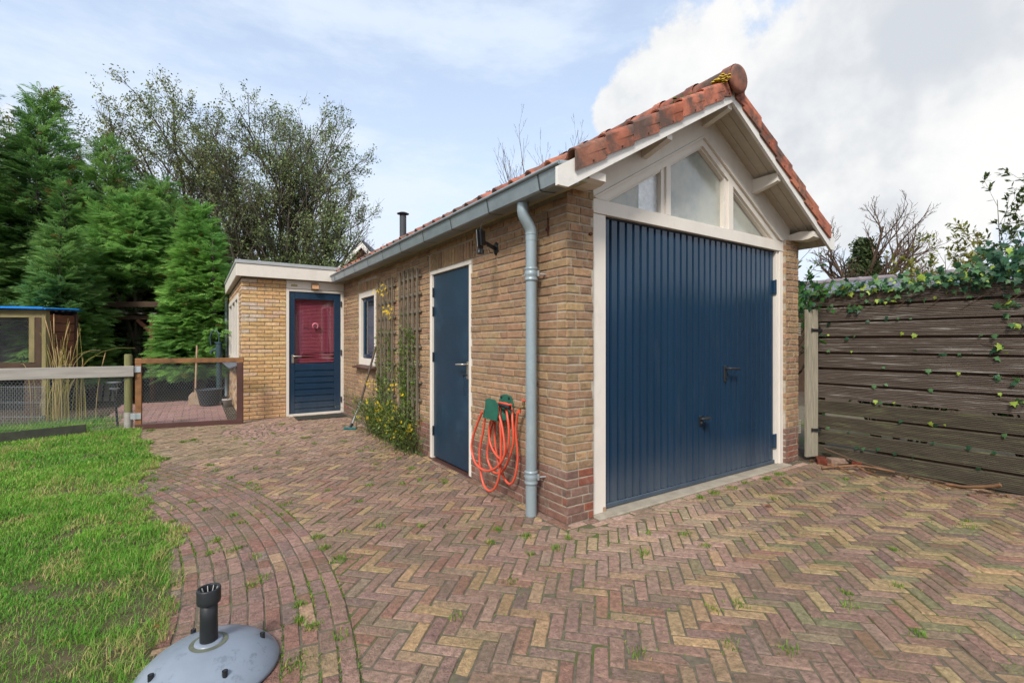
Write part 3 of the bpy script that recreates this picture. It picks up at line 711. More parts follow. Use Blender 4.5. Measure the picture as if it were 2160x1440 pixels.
# ---- gable: soffit line zS(x), bands k below it
XR, ZS, TN = 1.61, 3.36, .577
def band(k0, k1, side, xe, zmin, xin=XR):
    """2-D polygon between two lines parallel to the roof, on one side, clipped"""
    f = lambda x, k: ZS - k - TN * abs(x - XR)
    p = [(xe, f(xe, k1)), (xin, f(xin, k1)), (xin, f(xin, k0)), (xe, f(xe, k0))] if side < 0 else [(xin, f(xin, k1)), (xe, f(xe, k1)), (xe, f(xe, k0)), (xin, f(xin, k0))]
    return clip(p, 0, -1, -zmin)
gbl = MB(); gbl.prism([(.0, 2.349), (3.22, 2.349), (3.22, ZS - TN * 1.61), (XR, ZS), (0, ZS - TN * 1.61)], (0, .12, 0), ((1, 0, 0), (0, 0, 1), (0, 1, 0)), .05)
gbl = gbl.build('gable_window', 'white_paint', gar, label='white timber gable window with three milky panes')
AG = ((1, 0, 0), (0, 0, 1), (0, 1, 0))
for sd_, xe in ((-1, .09), (1, 3.13)):
    mb = MB(); mb.prism(band(-.02, .232, sd_, xe, 2.349), (0, .018, 0), AG, .10); mb.build('rake_board', 'white_paint', gbl)
    mb = MB(); mb.prism(band(.234, .252, sd_, xe, 2.349), (0, .008, 0), AG, .11); mb.build('rake_trim', 'white_paint', gbl)
    mb = MB(); mb.prism(band(.254, .320, sd_, xe, 2.349), (0, .030, 0), AG, .089); mb.build('rake_frame', 'white_paint', gbl)
    mb = MB(); mb.prism(band(.320, .340, sd_, xe, 2.349), (0, .052, 0), AG, .067); mb.build('glazing_bead', 'white_paint', gbl)
for a, b in ((1.06, 1.165), (1.965, 2.085)):
    zt = lambda x: ZS - .318 - TN * abs(x - XR)
    mb = MB(); mb.prism([(a, 2.349), (a + .045, 2.349), (a + .045, zt(a + .045)), (a, zt(a))], (0, .045, 0), AG, .074); mb.prism([(a + .048, 2.349), (b, 2.349), (b, zt(b)), (a + .048, zt(a + .048))], (0, .028, 0), AG, .09); mb.build('mullion', 'white_paint', gbl)
zp = lambda x: ZS - .335 - TN * abs(x - XR)
for poly in ([(.40, 2.352), (1.06, 2.352), (1.06, zp(1.06)), (.40, 2.353)], [(1.165, 2.352), (1.965, 2.352), (1.965, zp(1.965)), (XR, zp(XR)), (1.165, zp(1.165))], [(2.085, 2.352), (2.83, 2.352), (2.083, zp(2.085))]):
    mb = MB(); mb.prism(poly, (0, .088, 0), AG, .004); mb.build('pane', 'pane_milky', gbl)
mb = MB(); mb.prism([(.83, 2.355), (1.055, 2.355), (1.055, zp(1.06)), (.83, zp(.83) - .01)], (0, .0855, 0), AG, .002); mb.build('insulation_foil', 'foil', gbl)

# ---- roof
roof = MB()
for sg in (-1, 1):
    xe = XR + sg * 1.84
    P = [(XR, ZS + .013), (xe, ZS + .013 - TN * 1.84), (xe, ZS + .085 - TN * 1.84), (XR, ZS + .085)]
    roof.prism(P if sg < 0 else P[::-1], (0, -.228, 0), AG, 6.55)
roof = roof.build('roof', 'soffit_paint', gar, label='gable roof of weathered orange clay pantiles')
sl = math.atan(TN); cs, sn = math.cos(sl), math.sin(sl)
for sg in (-1, 1):
    for i in range(3):
        y0 = -.226 + i * .088
        mb = MB(); p0 = Vector((XR + sg * .02, y0 + .042, ZS + .004)); p1 = Vector((XR + sg * 1.80, y0 + .042, ZS + .004 - TN * 1.78))
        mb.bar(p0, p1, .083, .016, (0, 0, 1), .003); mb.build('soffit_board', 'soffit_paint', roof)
ZU = lambda x: 3.31 - TN * abs(x - XR)
for sg in (-1, 1):
    xe = XR + sg * 1.90; q = [(XR, ZU(XR)), (xe, ZU(xe)), (xe, ZU(xe) + .165), (XR, ZU(XR) + .165)]
    q = clip(q, 0, -1, -2.262); q = ccw(q)
    mb = MB(); mb.prism(q, (0, -.256, 0), AG, .026); mb.build('bargeboard', 'white_barge', roof)
for x, dz in ((.82, 0), (XR, .0), (2.42, 0)):
    zt = ZS - TN * abs(x - XR) - (.01 if x == XR else .0); 
    prof = [(-.228, zt - .075), (-.20, zt - .085), (.03, zt - .145), (.03, zt + .0), (-.228, zt + .0)]
    mb = MB(); mb.prism(prof, (x - .03, 0, -.012), ((0, 1, 0), (0, 0, 1), (1, 0, 0)), .06); mb.build('purlin', 'white_paint', roof)
for x in (.03, 3.13):
    prof = [(.04, 2.37), (-.12, 2.345), (-.19, 2.352), (-.228, 2.368), (-.228, 2.42), (-.10, 2.44), (.04, 2.42)]
    mb = MB(); mb.prism(prof, (x - .03, 0, 0), ((0, 1, 0), (0, 0, 1), (1, 0, 0)), .15); mb.build('eave_bracket', 'white_paint', roof)
TT = soft([(srgb(172, 102, 78), 4), (srgb(158, 92, 72), 3), (srgb(184, 112, 84), 2), (srgb(140, 92, 76), 2.4), (srgb(150, 80, 58), 1.6)], srgb(150, 104, 88), .3)
PR = [(0, -.004), (.012, .022), (.03, .040), (.052, .046), (.074, .038), (.092, .016), (.115, .002), (.15, -.004), (.19, -.004), (.225, .001), (.250, .012)]
CW, RP = .2355, .270
def tile(sg, row, cidx):
    """a pantile: profile runs along y, length up the slope"""
    mb = MB(); mb.tint = jit(pick(TT), .15)
    x0 = XR + sg * (1.746 - RP * row); L = (RP + .06) / cs if row < 6 else .10 / cs
    z0 = ZS + .108 - TN * abs(x0 - XR); u = Vector((-sg * cs, 0, sn)); n_ = Vector((sg * sn, 0, cs)); o = Vector((x0, -.275 + cidx * CW, z0))
    tw = rnd.uniform(-.004, .004); off = rnd.uniform(-.006, .006); o = o + u * off
    P_ = PR if cidx else [(0, -.018), (.001, .018), (.010, .034), (.028, .043)] + PR[3:]
    vs = []; npf = len(P_)
    for (t, lift) in ((0, .026), (.5, .013), (1, 0)):
        for (b, h_) in P_:
            vs.append(o + u * (L * t) + Vector((0, b, 0)) + n_ * (h_ + lift + tw * (b / .1)))
    for (t, lift) in ((0, .026), (.5, .013), (1, 0)):
        for (b, h_) in P_:
            vs.append(o + u * (L * t) + Vector((0, b, 0)) + n_ * (h_ + lift + tw * (b / .1) - .013))
    m_ = 3 * npf; fs = []; sm = []
    for r in range(2):
        for k in range(npf - 1):
            fs.append((r * npf + k, r * npf + k + 1, (r + 1) * npf + k + 1, (r + 1) * npf + k)); fs.append((m_ + r * npf + k, m_ + (r + 1) * npf + k, m_ + (r + 1) * npf + k + 1, m_ + r * npf + k + 1))
    if sg > 0: fs = [f[::-1] for f in fs]
    mb.add(vs, fs, True)
    lip = [(k, m_ + k, m_ + k + 1, k + 1) for k in range(npf - 1)] + [(r * npf, (r + 1) * npf, m_ + (r + 1) * npf, m_ + r * npf) for r in range(2)]
    mb.add(vs, lip)
    if cidx == 0:   # verge tile: side flap hanging over the bargeboard
        fl_ = min(L, (RP - .004) / cs); a, b = o + n_ * .046, o + u * fl_ + n_ * (.046 - .026 * fl_ / L)
        a, b = a - Vector((0, .0015, 0)), b + Vector((0, .0015 + .0025, 0))
        dn = Vector((0, 0, -.128)) ; y_ = Vector((0, .016, 0))
        q = [a, b, b + dn, a + dn]; vs = q + [p + y_ for p in q]
        mb.add(vs, [(0, 1, 2, 3), (4, 7, 6, 5), (0, 3, 7, 4), (1, 5, 6, 2), (3, 2, 6, 7), (0, 4, 5, 1)])
        c = o + u * (L * .38) - Vector((0, .002, .07)) + n_ * .0
        mb.tint = (.03, .015, .01); mb.tube([c, c - Vector((0, .003, 0))], .006, 6)
    c = o + u * (L / 2); return (seen(c, .05, n_) * (3 if cidx == 0 else 1) + (1 if sg < 0 or cidx == 0 else 0), mb)
pl = []
for sg in (-1, 1):
    for c in range(27):
        for r in range(7): pl.append(tile(sg, r, c))
pieces(pl, 'roof_tile', 'clay_tile', roof, 300, 'roof_tiles_behind')
for k in range(18):   # ridge tiles
    mb = MB(); mb.tint = jit(pick(TT), .15); y0 = -.305 + k * .36; zc = ZS + .128
    ring = lambda y, r: [(XR + r * 1.08 * math.cos(a), y, zc + r * math.sin(a)) for a in [math.pi * (-.12 + 1.24 * i / 12) for i in range(13)]]
    vs = ring(y0, .116) + ring(y0 + .09, .116) + ring(y0 + .10, .106) + ring(y0 + .385, .101)
    mb.add(vs, [(r * 13 + i, r * 13 + i + 1, (r + 1) * 13 + i + 1, (r + 1) * 13 + i) for r in range(3) for i in range(12)], True)
    if k == 0:
        mb.lathe([(0, .012), (.085, .011), (.106, .006), (.117, -.004), (.119, -.018), (.115, -.03)], (XR, y0 - .012, zc - .006), 28, ((1, 0, 0), (0, 0, 1), (0, -1, 0)))
    mb.build('ridge_tile', 'clay_tile', roof)
V = NR.normal(0, 1, (60, 3)) * np.array([.035, .03, .012]) + np.array([XR - .19, -.25, ZS + .075])
mb = MB()
for p in V[:34]: mb.lathe([(0, .006), (.012, .003), (.014, -.004)], tuple(p), 6)
mb.build('lichen', 'lichen', roof, kind='stuff')
mb = MB()
for p in V: mb.lathe([(0, .008), (.014, .004), (.016, -.006)], (p[0] - .02 + rnd.uniform(-.1, .1), p[1] + .24 + rnd.uniform(-.12, .25), ZS + .12 - TN * (.16 + rnd.uniform(-.02, .05))), 6)
mb.build('moss', 'moss', roof, kind='stuff')

# ---- eaves: board, zinc gutter with straps, downpipe
mb = MB(); mb.box(-.085, -.010, -.225, 5.93, 2.334, 2.40, .004); mb.build('eave_board', 'eave_board', gar)
GP = [(-.086, 2.455), (-.086, 2.322), (-.10, 2.312), (-.215, 2.302), (-.232, 2.31), (-.254, 2.415), (-.262, 2.424), (-.268, 2.416), (-.262, 2.409)]
def gprof(off): return [(x - (off if x < -.2 else 0), z - (off if z < 2.33 else 0)) for x, z in GP[:6]]
def gutter_run(mb, prof, y0, y1):
    n = len(prof); mb.add([(x, y, z) for y in (y0, y1) for x, z in prof], [(k, k + 1, n + k + 1, n + k) for k in range(n - 1)])
gut = MB(); gutter_run(gut, gprof(0), -.222, 5.95)
inner = [(x + (.004 if x < -.2 else -.004), z + (.004 if z < 2.33 else 0)) for x, z in GP[:6]]; gutter_run(gut, inner, -.222, 5.95)
for y in (-.222, 5.95): gut.add([(x, y, z) for x, z in GP[:6]] + [(-.13, y, 2.44)], [tuple(range(7))])
gut = gut.build('gutter', 'zinc', gar, label='grey zinc box gutter with dark joints under the eaves')
mb = MB(); mb.tube([(-.258, -.228, 2.418), (-.258, 5.955, 2.418)], .0135, 10); mb.tube([(-.258, -.224, 2.418), (-.09, -.224, 2.445)], .0135, 10); mb.build('bead', 'zinc', gut)
for y in (.004, .676, 1.33, 1.961, 2.609, 3.229, 3.84, 4.501, 5.058, 5.696):
    mb = MB(); gutter_run(mb, gprof(.003), y - .007, y + .007); mb.build('joint_strap', 'lead_dark', gut)
    mb = MB(); gutter_run(mb, gprof(.0016), y + .009, y + .05); mb.build('joint_plate', 'zinc', gut)
dp = MB(); PY_ = .292; px_ = -.098
dp.tube([(px_, PY_, .0), (px_, PY_, 2.085)], .0415, 20); dp = dp.build('downpipe', 'zinc_pipe', gar, label='grey zinc downpipe beside the garden hose')
mb = MB(); mb.tube([(-.165, PY_ + .012, 2.315), (-.165, PY_ + .012, 2.25), (-.16, PY_ + .010, 2.215), (-.145, PY_ + .006, 2.185), (-.118, PY_ + .001, 2.14), (-.103, PY_, 2.115), (px_, PY_, 2.085), (px_, PY_, 2.03)], [.0435] * 8, 20); mb.build('elbow', 'zinc_pipe', dp)
mb = MB(); mb.tube([(px_, PY_, 2.075), (px_, PY_, 2.083)], .0465, 20); mb.build('seam', 'zinc_pipe', dp)
for z in (1.785, .285):
    mb = MB(); prof = [(.0425, -.055), (.0475, -.05), (.0515, -.042), (.0475, -.034), (.0455, -.02), (.049, -.012), (.049, .012), (.0455, .02), (.0475, .03), (.052, .038), (.0475, .046), (.0425, .05)]
    mb.lathe(prof, (px_, PY_, z), 24); mb.build('collar', 'zinc_pipe', dp)
    mb = MB(); mb.tube([(px_ + .03, PY_ - .03, z), (-.006, PY_ - .055, z)], .006, 6); mb.tube([(px_ - .03, PY_ + .045, z), (px_ - .01, PY_ + .06, z)], .005, 6); mb.box(px_ + .025, px_ + .04, PY_ - .052, PY_ - .03, z - .02, z + .025, .002); mb.build('wall_bracket', 'galvanised', dp)
# flue
fl = MB(); fl.tube([(1.068, 6.0, 2.95), (1.068, 6.0, 3.66)], .062, 16); fl = fl.build('flue_pipe', 'lead_dark', gar, label='dark metal flue pipe with a flat rain cap')
mb = MB(); mb.lathe([(0, .03), (.06, .025), (.115, 0), (.11, -.006), (0, .015)], (1.068, 6.0, 3.70), 20); mb.build('rain_cap', 'lead_dark', fl)
for a in (0, 2.1, 4.2):
    mb = MB(); mb.tube([(1.068 + .055 * math.cos(a), 6.0 + .055 * math.sin(a), 3.64), (1.068 + .055 * math.cos(a), 6.0 + .055 * math.sin(a), 3.715)], .006, 5); mb.build('cap_strut', 'lead_dark', fl)

# ---- blue side door
sdr = MB(); sdr.box(.016, .058, 1.432, 2.276, .03, 2.018, .003); sdr = sdr.build('side_door', 'door_blue_dull', gar, label='plain flush blue side door with steel handle')
for y0, y1 in ((1.387, 1.430), (2.278, 2.334)):
    mb = MB(); mb.box(-.006, .10, y0, y1, .005, 2.02, .003); mb.build('jamb', 'white_paint', sdr)
mb = MB(); mb.box(-.0065, .10, 1.387, 2.334, 2.022, 2.058, .003); mb.build('head', 'white_paint', sdr)
for z in (.31, 1.12, 1.62, 1.83):
    mb = MB(); mb.box(.004, .016, 2.268, 2.292, z - .05, z + .05, .002); mb.tube([(.006, 2.279, z - .052), (.006, 2.279, z + .052)], .008, 8); mb.build('hinge', 'iron_black', sdr)
mb = MB(); mb.box(.007, .0158, 1.462, 1.502, .925, 1.095, .004); mb.tube([(.01, 1.482, 1.068), (-.042, 1.482, 1.068), (-.052, 1.492, 1.068), (-.053, 1.60, 1.064)], .010, 10); mb.build('lever_handle', 'steel', sdr)
mb = MB(); mb.tube([(.008, 1.484, .965), (-.025, 1.484, .965)], .006, 6); mb.lathe([(0, .002), (.012, .002), (.012, -.002), (0, -.002)], (-.032, 1.484, .965), 10, ((0, 0, 1), (1, 0, 0), (0, 1, 0))); mb.tube([(-.03, 1.49, .955), (-.018, 1.50, .90), (-.02, 1.502, .82), (-.015, 1.50, .77)], .0022, 5); mb.build('key', 'iron_black', sdr)
mb = MB(); mb.box(-.03, .06, 1.39, 2.33, -.02, .012, .004); mb.build('doorstep', 'brown_tile', sdr)

# ---- side window
win = MB(); win.box(.004, .09, 5.028, 5.135, .93, 2.058, .003); win = win.build('side_window', 'white_paint', gar, label='small blue sash window in a white frame')
for a in ((4.252, 4.36, .93, 2.058), (4.362, 5.026, .93, 1.03), (4.362, 5.026, 1.975, 2.058)):
    mb = MB(); mb.box(.0045, .09, *a, .003); mb.build('frame', 'white_paint', win)
for a in ((4.964, 5.022, 1.034, 1.971), (4.366, 4.42, 1.034, 1.971), (4.424, 4.960, 1.034, 1.095), (4.424, 4.960, 1.915, 1.971)):
    mb = MB(); mb.box(.040, .085, *a, .003); mb.build('sash', 'door_blue', win)
mb = MB(); mb.box(.060, .064, 4.422, 4.962, 1.093, 1.917, 0); mb.build('pane', 'glass_dark', win)
mb = MB(); pts = [(.115 + .012 * math.sin(i * 2.2), 4.40 + i * .012) for i in range(50)]
mb.add([(x, y, z) for z in (1.02, 1.95) for x, y in pts], [(i, i + 1, 51 + i - 0, 50 + i) for i in range(49)], True); mb.build('curtain', 'curtain', win)
for i in range(6):
    mb = MB(); y0 = 4.21 + i * .163; mb.obox((-.03, y0 + .079, .906), ((.97, 0, .22), (0, 1, 0), (-.22, 0, .97)), (.065, .079, .011), .003); mb.build('sill_tile', 'brown_tile', win)

# ================================================================ FLAT-ROOFED ANNEX
anx = thing('flat_roofed_annex', 'low flat-roofed annex of pale yellow brick with white fascia', 'annex', (-.8, 8.0, .05))
AX_A = ((1, 0, 0), (0, 0, 1), (0, -1, 0)); AX_L = ((0, 1, 0), (0, 0, 1), (-1, 0, 0))
HA = [(-.93, .0, -.1, 2.32)]; HL = [(6.62, 9.4, .92, 2.12)]
mb = MB(); core(mb, -1.57, 0, -.05, 2.32, (0, 6.053, 0), AX_A, .2, HA); core(mb, 6.26, 10.8, -.05, 2.32, (-1.568, 0, 0), AX_L, .2, HL); awall = mb.build('wall', 'mortar_grey', anx)
AB = [(srgb(212, 174, 124), 5), (srgb(220, 184, 136), 4), (srgb(205, 164, 116), 3), (srgb(212, 178, 146), 2)]
def t_anx(s, z):
    if z < .42: return jit(srgb(208, 166, 124), .1)
    if s < -1.3 and rnd.random() < .30 * float(smoothstep(1.0, 1.6, z)): return jit(srgb(206, 186, 166), .05)
    return jit(pick(AB), .08)
pl = courses(-1.57, -.935, .052, 2.30, (0, 6.05, 0), AX_A, t_anx, mode='run', ends=(.006, 0))
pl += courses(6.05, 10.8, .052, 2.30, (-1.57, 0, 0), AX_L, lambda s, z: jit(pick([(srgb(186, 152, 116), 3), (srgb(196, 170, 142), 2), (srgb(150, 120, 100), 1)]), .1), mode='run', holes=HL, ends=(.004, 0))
pieces(pl, 'brick', 'brick', awall, 300, 'brickwork')
ro = MB(); ro.box(-1.635, .30, 5.945, 10.9, 2.335, 2.55, .002); ro = ro.build('flat_roof', 'lead_dark', anx)
mb = MB(); mb.box(-1.655, -.012, 5.925, 5.945, 2.318, 2.515, .003); mb.build('fascia_board', 'white_paint', ro)
mb = MB(); mb.box(-1.656, -1.636, 5.947, 10.9, 2.318, 2.515, .003); mb.build('fascia_board', 'white_paint', ro)
mb = MB(); mb.box(-1.667, -.0, 5.913, 5.955, 2.517, 2.572, .004); mb.build('roof_trim', 'trim_metal', ro)
mb = MB(); mb.box(-1.668, -1.626, 5.957, 10.9, 2.517, 2.571, .004); mb.build('roof_trim', 'trim_metal', ro)
mb = MB(); mb.box(-1.634, -.0, 5.947, 6.05, 2.322, 2.334, 0); mb.box(-1.634, -1.575, 6.05, 10.8, 2.322, 2.334, 0); mb.build('soffit', 'soffit_paint', ro)
adr = MB(); adr.box(-.883, -.797, 6.062, 6.105, .085, 2.128, .003); adr = adr.build('annex_door', 'door_blue', anx, label='blue half-glazed annex door with slatted lower panel')
mb = MB(); mb.box(-.165, -.055, 6.062, 6.105, .085, 2.128, .003); mb.build('stile', 'door_blue', adr)
mb = MB(); mb.box(-.796, -.166, 6.062, 6.105, 2.010, 2.128, .003); mb.build('top_rail', 'door_blue', adr)
mb = MB(); mb.box(-.796, -.166, 6.062, 6.105, .085, .150, .003); mb.build('bottom_rail', 'door_blue', adr)
zz = [.152, .262, .368, .474, .580, .686, .792, .925]
for i in range(7):
    mb = MB(); mb.prism([(6.070, zz[i] + .002), (6.062 + .014, zz[i] + .012), (6.064, zz[i] + .018), (6.064, zz[i + 1] - .014), (6.076, zz[i + 1] - .003), (6.105, zz[i + 1] - .003), (6.105, zz[i] + .002)], (-.794, 0, 0), ((0, 1, 0), (0, 0, 1), (1, 0, 0)), .626)
    mb.build('lower_slat', 'door_blue', adr)
mb = MB(); mb.box(-.796, -.166, 6.080, 6.085, .926, 2.009, 0); mb.build('pane', 'glass', adr)
for a in ((-.929, -.886, 6.040, 6.11, .05, 2.17), (-.052, -.004, 6.040, 6.11, .05, 2.17), (-.885, -.053, 6.042, 6.11, 2.131, 2.17), (-.885, -.053, 6.035, 6.11, .042, .082)):
    mb = MB(); mb.box(*a, .003); mb.build('frame', 'white_paint', adr)
mb = MB(); mb.box(-.929, -.004, 6.036, 6.11, 2.178, 2.316, .003); mb.build('head_panel', 'white_paint', adr)
mb = MB(); mb.box(-.848, -.808, 6.052, 6.0615, .935, 1.075, .003); mb.tube([(-.828, 6.055, 1.05), (-.828, 6.01, 1.05), (-.818, 6.0, 1.05), (-.70, 6.0, 1.045)], .0095, 10); mb.build('lever_handle', 'steel', adr)
for z in (.28, 1.1, 1.95):
    mb = MB(); mb.tube([(-.050, 6.034, z - .05), (-.050, 6.034, z + .05)], .009, 8); mb.build('hinge', 'iron_black', adr)
mb = MB(); mb.box(-.92, -.01, 6.20, 6.215, .06, 2.2, 0); mb.build('shade_backing', 'interior_shade', adr)  # near-black sheet in place of the unlit room behind the glass
mb = MB(); mb.box(-.872, -.748, 6.030, 6.036, 2.208, 2.252, .002); npl = mb.build('name_plate', 'white_barge', anx)
mb = MB(); mb.box(-.860, -.760, 6.0265, 6.0295, 2.215, 2.246, .001); mb.prism([(-.82, 2.246), (-.80, 2.246), (-.81, 2.256)], (0, 6.0265, 0), AG, .003); mb.build('brass_plate', 'brass', npl)
# window in the long side
mb = MB(); mb.box(-1.592, -1.50, 6.63, 6.72, .93, 2.11, .003); aw = mb.build('annex_window', 'white_paint', anx)
for a in ((6.722, 9.31, .93, 1.01), (6.722, 9.31, 2.03, 2.11), (9.31, 9.39, .93, 2.11), (7.4, 7.48, 1.012, 2.028), (8.3, 8.38, 1.012, 2.028)):
    mb = MB(); mb.box(-1.588, -1.50, *a, .003); mb.build('frame', 'white_paint', aw)
mb = MB(); mb.box(-1.54, -1.535, 6.72, 9.31, 1.01, 2.03, 0); mb.build('pane', 'glass_dark', aw)
mb = MB(); mb.box(-1.45, -1.44, 6.6, 9.4, .95, 2.1, 0); mb.build('shade_backing', 'interior_shade', aw)  # sheet coloured near-black for the unlit room behind this window
mb = MB(); mb.obox((-1.63, 8.0, .885), ((.94, 0, .34), (0, 1, 0), (-.34, 0, .94)), (.10, 1.42, .012), .003); mb.build('slate_sill', 'slate', aw)
mb = MB(); mb.tube([(-1.62, 9.6, 2.3), (-1.62, 9.6, .1)], .035, 12); mb.build('rain_pipe', 'zinc_pipe', anx)

# red venetian blind hanging inside the door glass
bl = thing('venetian_blind', 'red venetian blind with sagging bottom slats behind the door glass', 'blind', (-.48, 6.14, .93))
mb = MB()
for i in range(37):
    z = 1.98 - i * .0238; mb.obox((-.48, 6.135, z), ((1, 0, 0), (0, .55, .835), (0, -.835, .55)), (.335, .0118, .0007), 0)
mb.build('slats', 'blind_red', bl, kind='stuff')
mb = MB(); mb.box(-.82, -.14, 6.12, 6.15, 1.995, 2.02, .002); mb.build('head_rail', 'blind_red', bl)
for z, dz, y in ((1.085, -.01, 6.13), (1.05, .012, 6.128), (1.035, -.03, 6.132), (1.00, .004, 6.126), (.978, .01, 6.13), (.955, -.004, 6.128), (.94, .006, 6.126)):
    mb = MB(); mb.bar((-.80, y, z - dz), (-.16, y, z + dz), .020, .012, (0, -.6, .8), .001); mb.build('loose_slat', 'blind_red', bl)
mb = MB(); mb.bar((-.745, 6.12, .985), (-.66, 6.12, 1.12), .014, .004, (0, -1, 0), .001); mb.build('loose_slat', 'blind_red', bl)
for x in (-.70, -.26):
    mb = MB(); mb.tube([(x, 6.122, 2.0), (x, 6.122, .94)], .0018, 4); mb.build('cord', 'pink', bl)
wr = thing('door_wreath', 'small pink crescent wreath stuck on the door glass', 'wreath', (-.47, 6.075, 1.555))
mb = MB(); rr = [.1 + 5.0 * i / 15 for i in range(16)]
mb.tube([(-.47 + .042 * math.cos(a - 1.2), 6.074, 1.56 + .042 * math.sin(a - 1.2)) for a in rr], [.008 + .009 * math.sin(math.pi * i / 15) for i in range(16)], 8); mb.build('ring', 'pink', wr)
mb = MB()
for i in range(7): mb.lathe([(0, .004), (.007, .002), (.008, -.002)], (-.47 + rnd.uniform(-.02, .02), 6.068, 1.552 + rnd.uniform(-.02, .015)), 6, ((1, 0, 0), (0, 0, 1), (0, -1, 0)))
mb.build('berries', 'door_blue', wr, kind='stuff')
mb = MB()
for i, (x, wd, hh) in enumerate(((-.655, .010, .020), (-.640, .010, .014), (-.613, .009, .013), (-.598, .012, .011), (-.582, .006, .015), (-.565, .010, .011), (-.545, .009, .010), (-.527, .006, .008))):
    mb.box(x, x + wd, 6.0775, 6.0795, 1.518, 1.518 + hh, .001)
mb.build('glass_lettering', 'groove_dark', None, label='tiny dark lettering stuck on the annex door glass', category='lettering')
dl = thing('door_lamp', 'small copper wall lamp above the annex door', 'lamp', (-.485, 6.03, 2.17))
mb = MB(); mb.box(-.545, -.425, 6.028, 6.036, 2.165, 2.285, .002); mb.build('back_plate', 'brass', dl)
mb = MB(); mb.prism([(5.965, 2.185), (6.026, 2.185), (6.026, 2.278), (6.002, 2.278), (5.985, 2.255)], (-.538, 0, 0), ((0, 1, 0), (0, 0, 1), (1, 0, 0)), .106); mb.build('lamp_shade', 'copper', dl)
mb = MB(); mb.box(-.50, -.47, 5.985, 6.02, 2.172, 2.184, .002); mb.build('bulb_holder', 'brass', dl)
mb = MB(); mb.obox((-.46, 5.70, .055), ((1, 0, 0), (0, 1, 0), (0, 0, 1)), (.38, .20, .007), .004); mb.build('doormat', 'mat_dark', None, label='dark worn doormat in front of the annex door', category='doormat')
# ================================================================ FOLIAGE TOOLS
def tri_quads(quads): return np.array([[a, b, c] for a, b, c, d in quads] + [[a, c, d] for a, b, c, d in quads])
# cypress frond: flat feather of narrow pieces, axis +x
def frond():
    v = []; f = []
    def lf(p, d, L, w_):
        d = np.array(d) / np.linalg.norm(d); s_ = np.array([-d[1], d[0], 0]); p = np.array(p, float); k = len(v)
        v.extend([p, p + d * L * .5 + s_ * w_, p + d * L + np.array([0, 0, -.06 * L]), p + d * L * .5 - s_ * w_]); f.append((k, k + 1, k + 2, k + 3))
    for i in range(5):
        t = .06 + .17 * i; L = .42 * (1 - .6 * t) + .06
        for sg in (-1, 1): lf((t, 0, -.14 * t * t), (.80, sg * (.62 - .1 * t), -.12), L, .040)
    lf((.74, 0, -.09), (1, 0, -.2), .34, .042)
    return np.array(v), tri_quads(f)
FR_V, FR_F = frond()
def leafcluster(n, spread, L, w_, seed):
    g = np.random.default_rng(seed); v = []; f = []
    for i in range(n):
        p = g.normal(0, spread, 3); d = g.normal(0, 1, 3); d[0] += .8; d /= np.linalg.norm(d); s_ = np.cross(d, g.normal(0, 1, 3)); s_ /= np.linalg.norm(s_); l = L * g.uniform(.7, 1.2); k = len(v)
        v.extend([p, p + d * l * .5 + s_ * w_, p + d * l, p + d * l * .5 - s_ * w_]); f.append((k, k + 1, k + 2, k + 3))
    return np.array(v), tri_quads(f)
IVY_V = np.array([(0, 0, 0), (.0, -.42, .02), (.38, -.30, -.02), (.42, -.52, -.05), (.62, -.16, .0), (1.0, 0, -.10), (.62, .16, .0), (.42, .52, -.05), (.38, .30, -.02), (0, .42, .02), (.35, 0, .05)])
IVY_F = np.array([(10, 0, 1), (10, 1, 2), (10, 2, 3), (10, 3, 4), (10, 4, 5), (10, 5, 6), (10, 6, 7), (10, 7, 8), (10, 8, 9), (10, 9, 0)])
LEAF_V = np.array([(0, 0, 0), (.35, -.2, .03), (.75, -.15, 0), (1, 0, -.06), (.75, .15, 0), (.35, .2, .03), (.5, 0, -.03)])
LEAF_F = np.array([(6, 0, 1), (6, 1, 2), (6, 2, 3), (6, 3, 4), (6, 4, 5), (6, 5, 0)])
def unit(n): d = NR.normal(0, 1, (n, 3)); return d / np.linalg.norm(d, axis=1, keepdims=True)
def put(name, parent, T, F, pos, dirs, size, tint, m='leaf', roll=None, **tags):
    M = frames(dirs, roll=roll); V, Fc = scatter(T, F, pos, M, size)
    return npmesh(name, V, Fc, m, parent, np.repeat(tint, len(T), 0), **tags)
def skeleton(p, d, L, r, depth, kids, rng, upw=.15, wob=.18, taper=.35, spread=.7, shrink=.62, start=.3):
    """recursive branches -> list of (points, radii, depth)"""
    out = []
    def go(p, d, L, r, dep):
        pts = [Vector(p)]; d = Vector(d).normalized(); n = 5
        for i in range(n):
            d = (d + Vector((rng.gauss(0, wob), rng.gauss(0, wob), rng.gauss(0, wob) + upw)) * .5).normalized(); pts.append(pts[-1] + d * (L / n))
        rad = [r * (1 - (1 - taper) * i / n) for i in range(n + 1)]; out.append((pts, rad, dep))
        if dep == 0: return
        for c in range(kids[dep]):
            t = start + (1 - start) * (c + rng.random()) / kids[dep]; i = min(n - 1, int(t * n)); q = pts[i].lerp(pts[i + 1], t * n - i)
            a = (pts[i + 1] - pts[i]).normalized(); s_ = a.orthogonal().normalized(); s_.rotate(Matrix.Rotation(rng.uniform(0, 6.28), 3, a))
            go(q, a + s_ * rng.uniform(.6, 1.3) * spread, L * shrink * rng.uniform(.7, 1.15) * (1.15 - .45 * t), rad[i] * .62, dep - 1)
    go(p, d, L, r, depth); return out
def wood(name, sk, m, parent, rmin=.004, **tags):
    mb = MB()
    for pts, rad, dep in sk: mb.tube(pts, [max(rmin, r) for r in rad], 6 if dep > 1 else (4 if dep else 3), cap=False)
    return mb.build(name, m, parent, **tags)
